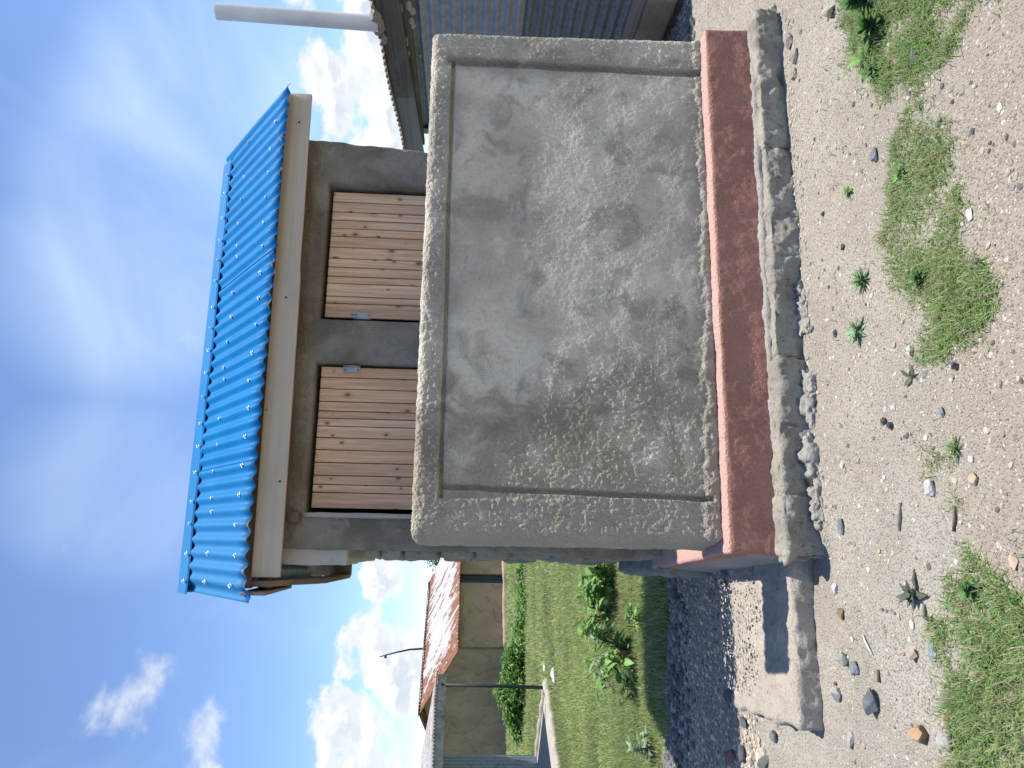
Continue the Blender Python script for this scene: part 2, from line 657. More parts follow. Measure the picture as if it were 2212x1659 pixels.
def mk_hut_plaster():
    m, b = new_mat('hut_plaster')
    P = b.pos()
    n = b.noise(P, 3.0, 5, 0.6, 0.4)
    k = b.noise(P, 11.0, 5, 0.62, 0.6)
    f = b.noise(P, 55, 4, 0.6)
    c = b.mix(b.step(n, 0.35, 0.66), (0.16, 0.142, 0.112), (0.275, 0.252, 0.208))
    c = b.mix(b.math('MULTIPLY', b.step(k, 0.56, 0.72), 0.55), c, (0.15, 0.145, 0.135))
    c = b.mix(b.math('MULTIPLY', b.step(k, 0.40, 0.30), 0.45), c, (0.34, 0.335, 0.32))
    wv = b.new('ShaderNodeCombineXYZ')
    for i_ in range(3):
        b.put(wv.inputs[i_], b.math('MULTIPLY', n if i_ else k, 0.35))
    cr = b.voro(b.vmath('ADD', P, wv.outputs[0]), 3.2, 'DISTANCE_TO_EDGE')
    crack = b.math('MULTIPLY', b.step(cr, 0.012, 0.0), b.step(n, 0.52, 0.62))
    c = b.mix(b.math('MULTIPLY', crack, 0.6), c, (0.07, 0.068, 0.06))
    finish(b, c, 0.92, b.bump(b.math('ADD', f, b.math('MULTIPLY', k, 1.5)), 0.9, 0.014), spec=0.2)
    return m


def mk_house_wall():
    m, b = new_mat('earth_plaster')
    P = b.pos()
    n = b.noise(P, 0.55, 5, 0.6, 0.5)
    k = b.noise(P, 2.2, 5, 0.65, 0.4)
    c = b.mix(b.step(n, 0.35, 0.65), (0.40, 0.29, 0.175), (0.31, 0.22, 0.13))
    c = b.mix(b.math('MULTIPLY', b.step(k, 0.52, 0.72), 0.55), c, (0.20, 0.15, 0.10))
    wv = b.new('ShaderNodeCombineXYZ')
    for i_ in range(3):
        b.put(wv.inputs[i_], b.math('MULTIPLY', n if i_ else k, 1.6))
    cr = b.voro(b.vmath('ADD', P, wv.outputs[0]), 0.62, 'DISTANCE_TO_EDGE')
    c = b.mix(b.math('MULTIPLY', b.step(cr, 0.014, 0.003), 0.6), c, (0.10, 0.085, 0.07))
    finish(b, c, 0.95, b.bump(k, 0.4, 0.05), spec=0.1)
    return m


def mk_roof_blue():
    m, b = new_mat('blue_roofing')
    P = b.pos()
    n = b.noise(P, 3.5, 4, 0.55)
    sc = b.step(b.noise(b.scale(P, 26, 3.2, 3.2), 2.2, 5, 0.7, 0.6), 0.70, 0.76)
    x, y, z = b.sep(P)
    c = b.mix(b.step(n, 0.35, 0.7), (0.001, 0.145, 0.37), (0.003, 0.17, 0.41))
    # dulled paint toward the left end
    c = b.mix(b.math('MULTIPLY', b.step(x, 0.55, -0.2), 0.55), c, (0.05, 0.20, 0.38))
    c = b.mix(b.math('MULTIPLY', sc, 0.55), c, (0.30, 0.47, 0.62))
    edge = b.math('MULTIPLY', b.step(y, 3.885, 3.85), b.step(b.noise(P, 22, 4, 0.6), 0.54, 0.66))
    edge = b.math('MULTIPLY', edge, b.step(b.noise(P, 3.0, 2, 0.5), 0.46, 0.56))
    c = b.mix(edge, c, (0.46, 0.36, 0.28))
    rust = b.math('MULTIPLY', b.step(b.noise(P, 9, 4, 0.6), 0.66, 0.76), b.math('MULTIPLY', b.step(x, 0.6, 0.1), b.step(y, 4.3, 4.5)))
    c = b.mix(b.math('MULTIPLY', rust, 0.7), c, (0.33, 0.22, 0.15))
    finish(b, c, 0.55, b.bump(b.noise(P, 9, 3, 0.5), 0.08, 0.02), spec=0.09)
    return m


def mk_iron(name, base, dark, rust, rustiness, sc=1.0, rough=0.5, metal=0.55):
    m, b = new_mat(name)
    P = b.pos()
    n = b.noise(b.scale(P, 1.0, 1.0, 1.0), 2.2 * sc, 6, 0.65, 0.6)
    k = b.noise(P, 13 * sc, 4, 0.6)
    c = b.mix(b.step(k, 0.35, 0.7), base, dark)
    rm = b.step(b.math('ADD', n, b.math('MULTIPLY', b.math('SUBTRACT', k, 0.5), 0.18)), 0.80 - rustiness, 0.86 - rustiness)
    c = b.mix(rm, c, rust)
    rg = b.mix(rm, (rough,) * 3, (0.9,) * 3)
    mt = b.mix(rm, (metal,) * 3, (0.0,) * 3)
    finish(b, c, rg, b.bump(k, 0.1, 0.02), mt, 0.4)
    return m


def mk_house_roof():
    m, b = new_mat('peeling_rusty_roof')
    t = b.attr('col')                 # r: along the ridge, g: 0 at the eave to 1 at the ridge
    u, v, _ = b.sep(t)
    st = b.new('ShaderNodeCombineXYZ')
    b.put(st.inputs[0], b.math('MULTIPLY', u, 1.7))
    b.put(st.inputs[1], b.math('MULTIPLY', v, 1.0))
    n = b.noise(st.outputs[0], 2.6, 7, 0.68, 0.5)
    f = b.noise(st.outputs[0], 14, 4, 0.6, 0.3)
    e = b.math('MINIMUM', b.step(v, 0.0, 0.34), b.step(v, 1.02, 0.74))
    e = b.math('MULTIPLY', e, b.step(u, -0.1, 1.6))
    w = b.step(b.math('ADD', b.math('ADD', b.math('MULTIPLY', n, 1.35), b.math('MULTIPLY', f, 0.4)), b.math('MULTIPLY', e, 0.25)), 0.97, 1.06)
    c = b.mix(b.step(f, 0.4, 0.7), (0.20, 0.075, 0.042), (0.34, 0.18, 0.11))
    c = b.mix(w, c, (0.47, 0.46, 0.45))
    finish(b, c, 0.7, None, 0.0, 0.3)
    return m


def mk_plank():
    m, b = new_mat('pine_plank')
    O = b.obj()
    R = b.rnd()
    off = b.new('ShaderNodeCombineXYZ')
    b.put(off.inputs[0], b.math('MULTIPLY', R, 37.0))
    b.put(off.inputs[2], b.math('MULTIPLY', R, 19.0))
    P = b.vmath('ADD', O, off.outputs[0])
    grain = b.noise(b.scale(P, 60, 60, 2.2), 1.0, 5, 0.6, 0.8)
    band = b.noise(b.scale(P, 14, 14, 0.7), 1.0, 3, 0.5, 1.2)
    c = b.mix(b.step(grain, 0.36, 0.66), (0.80, 0.585, 0.40), (0.60, 0.395, 0.245))
    c = b.mix(b.math('MULTIPLY', b.step(band, 0.45, 0.75), 0.5), c, (0.50, 0.27, 0.155))
    tone = b.ramp(R, [(0.0, (0.76, 0.70, 0.67)), (0.35, (1.0, 1.0, 1.0)), (0.7, (0.90, 0.80, 0.72)), (1.0, (1.0, 0.94, 0.88))])
    c = b.mix(1.0, c, tone, 'MULTIPLY')
    px_, py_, pz_ = b.sep(P)
    kc = b.new('ShaderNodeCombineXYZ')
    b.put(kc.inputs[0], px_)
    b.put(kc.inputs[1], b.math('MULTIPLY', pz_, 0.6))
    vn = b.new('ShaderNodeTexVoronoi', voronoi_dimensions='2D')
    vn.inputs['Scale'].default_value = 16
    b.put(vn.inputs['Vector'], kc.outputs[0])
    vd = vn.outputs['Distance']
    vc = b.sep(vn.outputs['Color'])
    vd = b.math('DIVIDE', vd, b.math('ADD', 0.35, vc[1]))
    kn = b.math('MULTIPLY', b.step(vd, 0.17, 0.08), b.step(vc[0], 0.64, 0.67))
    halo = b.math('MULTIPLY', b.step(vd, 0.40, 0.08), b.step(vc[0], 0.64, 0.67))
    c = b.mix(b.math('MULTIPLY', halo, 0.4), c, (0.35, 0.17, 0.09))
    c = b.mix(b.math('MULTIPLY', kn, 0.8), c, (0.14, 0.065, 0.035))
    dirt = b.step(b.noise(P, 5.5, 4, 0.6, 0.4), 0.64, 0.72)
    c = b.mix(b.math('MULTIPLY', dirt, 0.35), c, (0.27, 0.22, 0.18))
    finish(b, c, 0.65, b.bump(grain, 0.25, 0.004), spec=0.3)
    return m


def mk_wood(name, a, d, dark, amt=0.5, along=(0.8, 40, 40), rough=0.8):
    m, b = new_mat(name)
    P = b.pos()
    g = b.noise(b.scale(P, *along), 1.0, 5, 0.62, 0.5)
    n = b.noise(P, 2.6, 5, 0.6, 0.3)
    c = b.mix(b.step(g, 0.3, 0.72), a, d)
    c = b.mix(b.math('MULTIPLY', b.step(n, 0.52, 0.72), amt), c, dark)
    sp = b.step(b.voro(P, 6.0, 'F1', 'Distance'), 0.05, 0.03)
    c = b.mix(b.math('MULTIPLY', sp, 0.6), c, (0.06, 0.045, 0.035))
    finish(b, c, rough, b.bump(g, 0.35, 0.005), spec=0.2)
    return m


def mk_plain(name, col, rough=0.8, metal=0.0, nsc=20, amt=0.25, dark=None, spec=0.35, bs=0.15):
    m, b = new_mat(name)
    P = b.obj()
    n = b.noise(P, nsc, 4, 0.6, 0.2)
    d = dark or tuple(x * 0.55 for x in col)
    c = b.mix(b.math('MULTIPLY', b.step(n, 0.4, 0.7), amt * 2), col, d)
    finish(b, c, rough, b.bump(n, bs, 0.004), metal, spec)
    return m


def mk_soil():
    m, b = new_mat('yard_soil')
    P = b.pos()
    x, y, z = b.sep(P)
    n = b.noise(P, 1.7, 5, 0.6, 0.4)
    k = b.noise(P, 14, 5, 0.65, 0.2)
    f = b.noise(P, 120, 3, 0.6)
    v = b.voro(P, 105, 'F1', 'Color')
    vd = b.voro(P, 105, 'F1', 'Distance')
    v2 = b.voro(P, 38, 'F1', 'Color')
    vd2 = b.voro(P, 38, 'F1', 'Distance')
    c = b.mix(b.step(n, 0.35, 0.65), (0.295, 0.266, 0.220), (0.362, 0.331, 0.279))
    c = b.mix(b.math('MULTIPLY', b.step(k, 0.45, 0.7), 0.4), c, (0.31, 0.265, 0.21))
    yy = b.math('ADD', b.math('ADD', y, b.math('MULTIPLY', x, 0.10)), b.math('MULTIPLY', b.math('SUBTRACT', b.noise(P, 3.0, 4, 0.6), 0.5), 0.7))
    c = b.mix(b.math('MULTIPLY', b.step(yy, 2.20, 1.95), 0.75), c, b.mix(k, (0.26, 0.215, 0.17), (0.33, 0.28, 0.225)))
    vr = b.sep(v)
    grit = b.ramp(vr[0], [(0.0, (0.22, 0.205, 0.20)), (0.35, (0.40, 0.36, 0.31)), (0.7, (0.52, 0.46, 0.39)), (1.0, (0.66, 0.63, 0.58))])
    gm = b.math('MULTIPLY', b.step(vd, 0.42, 0.26), b.step(n, 0.62, 0.40))
    c = b.mix(b.math('MULTIPLY', gm, 0.6), c, grit)
    vr2 = b.sep(v2)
    gm2 = b.math('MULTIPLY', b.step(vd2, 0.34, 0.24), b.step(vr2[1], 0.84, 0.87))
    c = b.mix(b.math('MULTIPLY', gm2, 0.8), c, b.ramp(vr2[0], [(0.0, (0.13, 0.13, 0.14)), (0.5, (0.36, 0.31, 0.26)), (1.0, (0.66, 0.64, 0.6))]))
    # earth under the far lawn
    gr = b.attr('col')
    gx = b.sep(gr)[0]
    g1 = b.mix(b.step(b.noise(P, 6, 5, 0.7), 0.38, 0.62), (0.10, 0.135, 0.04), (0.20, 0.21, 0.085))
    g1 = b.mix(b.step(b.noise(P, 0.9, 4, 0.6, 0.6), 0.58, 0.68), g1, (0.30, 0.25, 0.18))
    c = b.mix(gx, c, g1)
    h = b.math('ADD', b.math('MULTIPLY', f, 0.5), b.math('MULTIPLY', k, 1.2))
    h = b.math('ADD', h, b.math('MULTIPLY', b.step(vd, 0.5, 0.1), 0.40))
    finish(b, c, 0.97, b.bump(h, 0.9, 0.014), spec=0.1)
    return m


def mk_attr(name, rough=0.85, nsc=90, bs=0.4, transl=None, spec=0.25, jitter=0.0):
    """colour from the mesh, with a little grain"""
    m, b = new_mat(name)
    c = b.attr('col')
    n = b.noise(b.obj(), nsc, 3, 0.6)
    c = b.mix(b.math('MULTIPLY', b.step(n, 0.4, 0.7), 0.35), c, (0.5, 0.5, 0.5), 'MULTIPLY')
    if jitter:
        h = b.new('ShaderNodeHueSaturation')
        R = b.rnd()
        b.put(h.inputs['Hue'], b.math('ADD', 0.5 - jitter * 0.08, b.math('MULTIPLY', R, jitter * 0.16)))
        b.put(h.inputs['Value'], b.math('ADD', 1 - jitter, b.math('MULTIPLY', R, 2 * jitter)))
        h.inputs['Saturation'].default_value = 1.0
        b.l.new(c, h.inputs['Color'])
        c = h.outputs[0]
    finish(b, c, rough, b.bump(n, bs, 0.004) if bs else None, spec=spec, transl=transl)
    return m


MAT['screen'] = mk_screen()
MAT['pink'] = mk_pink()
MAT['footing'] = mk_rough('rough_footing', (0.27, 0.245, 0.205), (0.39, 0.36, 0.30), (0.13, 0.117, 0.096))
MAT['mortar'] = mk_rough('spilled_mortar', (0.36, 0.335, 0.295), (0.43, 0.40, 0.355), (0.23, 0.215, 0.19), 1.5, 0.9)
MAT['slab'] = mk_rough('gravelly_concrete', (0.44, 0.385, 0.32), (0.52, 0.46, 0.38), (0.25, 0.225, 0.195), 1.3, 1.0)
MAT['hut'] = mk_hut_plaster()
MAT['hutstone'] = mk_rough('stone_and_mortar', (0.24, 0.215, 0.175), (0.31, 0.285, 0.235), (0.15, 0.135, 0.11), 0.8, 0.8)
MAT['beam_plaster'] = mk_rough('smooth_cement', (0.42, 0.40, 0.36), (0.47, 0.45, 0.41), (0.35, 0.335, 0.30), 0.5, 0.3)
MAT['housewall'] = mk_house_wall()
MAT['roofblue'] = mk_roof_blue()
MAT['houseroof'] = mk_house_roof()
MAT['iron_blue'] = mk_iron('weathered_iron', (0.36, 0.39, 0.43), (0.26, 0.285, 0.32), (0.30, 0.25, 0.20), 0.13, 1.2, 0.55, 0.35)
MAT['iron_dark'] = mk_iron('dirty_iron', (0.20, 0.225, 0.25), (0.125, 0.14, 0.16), (0.12, 0.105, 0.09), 0.17, 3.0, 0.55, 0.35)
MAT['iron_grey'] = mk_iron('grey_iron', (0.25, 0.29, 0.31), (0.18, 0.21, 0.225), (0.20, 0.16, 0.13), 0.16, 1.5, 0.6, 0.3)
MAT['iron_old'] = mk_iron('rusting_iron', (0.46, 0.46, 0.45), (0.36, 0.355, 0.345), (0.30, 0.19, 0.12), 0.30, 1.0, 0.65, 0.15)
MAT['iron_rust'] = mk_iron('rusted_iron', (0.36, 0.25, 0.18), (0.28, 0.16, 0.10), (0.52, 0.44, 0.38), 0.28, 1.5, 0.8, 0.0)
MAT['plank'] = mk_plank()
MAT['fascia'] = mk_wood('planed_fascia_wood', (0.52, 0.455, 0.37), (0.46, 0.40, 0.32), (0.36, 0.31, 0.25), 0.45)
MAT['oldwood'] = mk_wood('dark_weathered_wood', (0.15, 0.14, 0.125), (0.085, 0.08, 0.072), (0.22, 0.205, 0.185), 0.6, (40, 0.8, 40))
MAT['greywood'] = mk_wood('grey_weathered_wood', (0.26, 0.25, 0.23), (0.18, 0.172, 0.16), (0.32, 0.31, 0.29), 0.5, (40, 0.8, 40))
MAT['palewood'] = mk_wood('stained_pale_wood', (0.40, 0.37, 0.31), (0.24, 0.225, 0.20), (0.085, 0.085, 0.085), 0.85, (10, 10, 10))
MAT['underwood'] = mk_wood('rough_sawn_wood', (0.27, 0.21, 0.16), (0.19, 0.145, 0.11), (0.13, 0.10, 0.08), 0.5, (40, 0.8, 40))
MAT['zinc'] = mk_plain('zinc', (0.33, 0.34, 0.34), 0.5, 0.5, 60, 0.3, (0.3, 0.31, 0.32), 0.5)
MAT['screw'] = mk_plain('bright_screw', (0.85, 0.86, 0.86), 0.35, 0.0, 40, 0.1, (0.55, 0.56, 0.57), 0.6)
MAT['pvc'] = mk_plain('white_pvc', (0.80, 0.77, 0.70), 0.45, 0, 3.5, 0.22, (0.50, 0.46, 0.39), 0.4, 0.03)
MAT['dark_steel'] = mk_plain('dark_steel', (0.045, 0.05, 0.055), 0.6, 0.2, 20, 0.3)
MAT['shed_base'] = mk_rough('mossy_plaster', (0.30, 0.275, 0.22), (0.23, 0.21, 0.165), (0.12, 0.125, 0.07), 0.5, 0.5)
MAT['foam'] = mk_plain('old_foam', (0.42, 0.40, 0.33), 0.9, 0, 30, 0.3)
MAT['void'] = mk_plain('void_shade', (0.10, 0.095, 0.09), 0.95, 0, 8, 0.3)  # near-black colour stands in for the shade inside and under buildings
MAT['concrete'] = mk_rough('veranda_concrete', (0.34, 0.32, 0.29), (0.42, 0.39, 0.34), (0.28, 0.26, 0.235), 0.4, 0.3)
MAT['mudbank'] = mk_rough('mud_footing', (0.30, 0.23, 0.165), (0.37, 0.29, 0.21), (0.20, 0.155, 0.115), 0.25, 0.6)
MAT['soil'] = mk_soil()
MAT['pebble'] = mk_attr('pebble', 0.85, 160, 0.35)
MAT['stone'] = mk_attr('loose_stone', 0.8, 70, 0.5)
MAT['blade'] = mk_attr('grass_blade', 0.6, 30, 0.0, 0.35)
MAT['leaf'] = mk_attr('weed_leaf', 0.5, 60, 0.25, 0.3, 0.4, 0.22)
MAT['leafmass'] = mk_attr('hedge_leaf', 0.5, 20, 0.0, 0.3, 0.4)
MAT['stem'] = mk_plain('green_stem', (0.12, 0.15, 0.05), 0.7, 0, 20, 0.3, (0.10, 0.07, 0.04))
MAT['darkstem'] = mk_plain('brown_stem', (0.085, 0.06, 0.045), 0.8, 0, 20, 0.3)
MAT['bag'] = mk_plain('white_plastic', (0.55, 0.57, 0.59), 0.4, 0, 10, 0.1, (0.6, 0.62, 0.64))
MAT['twig'] = mk_plain('dry_wood', (0.16, 0.12, 0.09), 0.85, 0, 30, 0.4)
MAT['driftwood'] = mk_plain('grey_wood_chip', (0.36, 0.32, 0.28), 0.85, 0, 30, 0.4)
MAT['glass'] = mk_plain('window_pane', (0.055, 0.065, 0.07), 0.6, 0, 3, 0.2, (0.035, 0.04, 0.045), 0.15, 0.0)

# ------------------------------------------------------------------ ground
def spread(c0, c1, step, far, k=1.16):
    core = list(np.arange(c0, c1, step))
    lo, hi, s = [], [], step
    v = core[0]
    while v > -far:
        s *= k
        v -= s
        lo.append(v)
    v, s = core[-1], step
    while v < far:
        s *= k
        v += s
        hi.append(v)
    return np.array(lo[::-1] + core + hi)


gxs = spread(-2.0, 3.9, 0.024, 900)
gys = spread(1.2, 5.4, 0.024, 900)
GX, GY = np.meshgrid(gxs, gys, indexing='ij')
GZ = gz(GX, GY)
gi = np.arange(GX.size).reshape(GX.shape)
gF = np.stack([gi[:-1, :-1], gi[1:, :-1], gi[1:, 1:], gi[:-1, 1:]], -1).reshape(-1, 4)


def lawn_edge(x):
    return 5.12 + 0.12 * np.sin(np.asarray(x) * 3.1) + 0.09 * np.sin(np.asarray(x) * 7.7 + 1) + 0.05 * np.sin(np.asarray(x) * 19.0)


grassy = sstep(-0.15, 0.25, GY - lawn_edge(GX)) * sstep(2.4, 1.2, GX - 0.1 * GY)
grassy = np.maximum(grassy, sstep(8, 14, GY))
grassy = np.maximum(grassy, sstep(-3.5, -6, GX) * 0.8)
gcol = np.zeros((GX.size, 3))
gcol[:, 0] = grassy.ravel()
tag(ob('ground', np.stack([GX, GY, GZ], -1).reshape(-1, 3), gF, MAT['soil'], col=gcol), kind='structure')

# gravel-topped concrete strip beside the building
def apron_disp(P, N):
    return fbm(P, 9, 4, 31) * 0.024 + fbm(P, 38, 3, 32) * 0.013


V, F = rbox(lin(-0.70, 0.02, 0.014), lin(3.075, 3.85, 0.014), lin(-0.12, 0.060, 0.012), 0.025, apron_disp, ('z-', 'x+'))
V[:, 0] += 0.07 * (3.0 - V[:, 1]) * -1 * (V[:, 0] < -0.4) * -1
tag(ob('paved_strip', V, F, MAT['slab']), kind='structure')

# ------------------------------------------------------------------ latrine building
hut = thing('latrine_building', 'small grey plastered latrine with two pine doors under a blue corrugated roof', 'latrine', (1.1, 4.1, 0.0))

# floor slab with its red painted edge
def slab_disp(P, N):
    return fbm(P, 4, 3, 41) * 0.010 + fbm(P, 30, 2, 42) * 0.0020 + fbm(P, 75, 2, 43) * 0.0018


V, F = rbox(lin(-0.02, 2.42, 0.0075), np.concatenate([lin(3.02, 3.16, 0.009), lin(3.2, 4.35, 0.05)]), lin(0.0, 0.328, 0.0075), 0.018, slab_disp, ('z-', 'y+'))
V[:, 2] += 0.012 * (V[:, 0] / 2.4) * (V[:, 2] > 0.2)
V[:, 1] += 0.04 * (V[:, 2] - 0.2) * (V[:, 1] < 3.1)
lowx = (V[:, 0] < 0.3)
V[:, 0] -= lowx * ((V[:, 1] - 3.02) * 0.082 + 0.02 * sstep(0.30, 0.05, V[:, 2]))
ob('floor_slab', V, F, MAT['pink'], hut)

# footing: a row of broken blocks, each a part
cuts = [2.46, 2.11, 1.77, 1.46, 1.24, 1.11, 0.79, 0.50, 0.22, -0.03]
for k in range(len(cuts) - 1):
    x1, x0 = cuts[k], cuts[k + 1]
    rs = np.random.default_rng(100 + k)
    zt = rs.uniform(0.114, 0.124) + (0.01 if k >= 7 else 0)
    yf = 2.938 + rs.uniform(-0.006, 0.006)
    tilt = rs.uniform(-0.03, 0.03)

    rs_w = (1.0, 0.5, 0.8)

    def fdisp(P, N, k=k):
        a = 0.030 if k < 7 else 0.036
        e = np.minimum(np.abs(P[:, 0] - x0), np.abs(P[:, 0] - x1))
        v = fbm(P, 6, 3, 50) * a * 1.5 + fbm(P, 22, 4, 70) * 0.026 + fbm(P, 80, 2, 90) * 0.007
        v = v * (0.45 + 0.55 * (N[:, 2] < 0.6))
        return v - 0.014 * np.exp(-(e / 0.006) ** 2) * (rs_w[k % 3])
    V, F = rbox(lin(x0 - 0.010, x1 + 0.010, 0.008), np.concatenate([lin(yf, yf + 0.10, 0.008), [yf + 0.16]]), lin(-0.05, zt, 0.008), 0.014, fdisp, ('z-', 'y+'))
    V[:, 1] += (V[:, 0] - x0) * tilt
    if k == 0:
        V[:, 1] += 0.02
    ob('footing_block', V, F, MAT['footing'], hut)
# crumbled mortar between footing and slab
V, F = rbox(lin(0.0, 2.43, 0.011), lin(2.992, 3.06, 0.012), lin(0.05, 0.134, 0.011), 0.016,
            lambda P, N: fbm(P, 12, 3, 95) * 0.014 + fbm(P, 60, 3, 96) * 0.007, ('z-', 'y+'))
ob('mortar_bed', V, F, MAT['mortar'], hut)

# front wall with door openings
DOORS = [(0.150, 0.985, 0.328, 2.272), (1.242, 2.068, 0.328, 2.272)]
YB = 4.10
wx = np.unique(np.concatenate([lin(-0.045, 2.30, 0.014)] + [np.array([d[0], d[1], d[0] - 0.012, d[1] + 0.012]) for d in DOORS]).round(5))
wz = np.unique(np.concatenate([lin(0.30, 2.60, 0.016), np.array([2.272, 2.284])]).round(5))
WX, WZ = np.meshgrid(wx, wz, indexing='ij')
P = np.stack([WX, np.full_like(WX, YB), WZ], -1).reshape(-1, 3)
dd = np.full(len(P), 9.0)
for d in DOORS:
    ex = np.maximum(np.maximum(d[0] - P[:, 0], P[:, 0] - d[1]), 0)
    ez = np.maximum(P[:, 2] - d[3], 0)
    dd = np.minimum(dd, np.hypot(ex, ez))
de = np.minimum(dd, np.minimum(P[:, 0] + 0.045, 2.30 - P[:, 0]))
rr = 0.022
back = np.where(de < rr, rr - np.sqrt(np.maximum(rr * rr - (rr - de) ** 2, 0)), 0)
band = sstep(0.075, 0.068, dd) * (dd > 0)                  # smoothed plaster band round each opening
push = fbm(P, 2.0, 3, 61) * 0.010 + fbm(P, 14, 3, 62) * 0.0065 * (1 - 0.6 * band) + fbm(P, 34, 2, 65) * 0.0028
Q = P.copy()
Q[:, 1] += back - push + 0.006 * band
Q[:, 0] += 0.06 * (P[:, 2] - 1.4) * sstep(2.0, 2.3, P[:, 0]) + fbm(P, 9, 2, 64) * 0.008 * sstep(2.22, 2.30, P[:, 0]) \
    - 0.02 * sstep(1.5, 0.4, P[:, 2]) * sstep(0.1, -0.04, P[:, 0]) + fbm(P, 6, 2, 63) * 0.010 * sstep(0.06, -0.045, P[:, 0])
idx = np.arange(len(P)).reshape(WX.shape)
cell = np.ones((len(wx) - 1, len(wz) - 1), bool)
cx, cz = (wx[:-1] + wx[1:]) / 2, (wz[:-1] + wz[1:]) / 2
for d in DOORS:
    cell &= ~((cx[:, None] > d[0]) & (cx[:, None] < d[1]) & (cz[None, :] < d[3]))
ii, jj = np.nonzero(cell)
Fq = np.stack([idx[ii, jj], idx[ii + 1, jj], idx[ii + 1, jj + 1], idx[ii, jj + 1]], -1)
# jambs: push back every free edge
edges = {}
for q in Fq:
    for a, c_ in ((q[0], q[1]), (q[1], q[2]), (q[2], q[3]), (q[3], q[0])):
        if (c_, a) in edges:
            del edges[(c_, a)]
        else:
            edges[(a, c_)] = 1
bv = {}
extra, jam = [], []
for a, c_ in edges:
    for v in (a, c_):
        if v not in bv:
            bv[v] = len(Q) + len(extra)
            e = Q[v].copy()
            e[1] = YB + 0.22
            extra.append(e)
    jam.append((a, bv[a], bv[c_], c_))
V = np.concatenate([Q, np.array(extra)])
ob('front_wall', V, [Fq, np.array(jam)], MAT['hut'], hut)

# masonry side wall, course by course
z = 0.33
for course in range(9):
    hgt = [0.20, 0.21, 0.19, 0.22, 0.20, 0.19, 0.20, 0.12, 0.10][course]
    if z > 2.02:
        break
    y = 4.12
    k = 0
    while y < 5.4:
        w = random.uniform(0.30, 0.44)
        y1 = min(y + w, 5.42)
        if 5.42 - y1 < 0.12:
            y1 = 5.42
        s = course * 10 + k
        out = random.uniform(-0.012, 0.018)
        V, F = rbox(lin(-0.075 - out - 0.03 * (y - 4.1), 0.12, 0.05), lin(y + 0.004, y1 - 0.004, 0.025), lin(z + 0.004, z + hgt - 0.004, 0.025), 0.022,
                    lambda P, N: fbm(P, 11, 3, 200 + s) * 0.020 + fbm(P, 40, 2, 201 + s) * 0.006, ('x+',))
        ob('wall_stone', V, F, MAT['hutstone'], hut)
        y = y1
        k += 1
    z += hgt
V, F = box(-0.02, 0.14, 4.2, 5.40, 0.2, 2.05)
ob('side_wall', V, F, MAT['hutstone'], hut)
for nm, bxx in (('side_wall', (2.12, 2.30, 4.33, 5.40, 0.2, 2.402)), ('back_wall', (0.12, 2.13, 5.2, 5.40, 0.2, 2.41)), ('partition_wall', (1.04, 1.19, 4.33, 5.2, 0.3, 2.3))):
    ob(nm, *box(*bxx), MAT['hut'], hut)
V, F = rbox(lin(-0.125, 0.12, 0.05), lin(4.13, 5.44, 0.03), lin(2.03, 2.40, 0.03), 0.012, lambda P, N: fbm(P, 8, 3, 77) * 0.008)
ob('ring_beam', V, F, MAT['beam_plaster'], hut)
# side ledge of the base
V, F = rbox(lin(-0.155, 0.0, 0.02), lin(4.115, 5.36, 0.02), lin(0.0, 0.322, 0.02), 0.025, lambda P, N: fbm(P, 7, 3, 78) * 0.022 + fbm(P, 30, 3, 79) * 0.010, ('z-', 'x+'))
V[:, 0] -= 0.02 * sstep(4.1, 5.3, V[:, 1])
ob('side_ledge', V, F, MAT['hutstone'], hut)

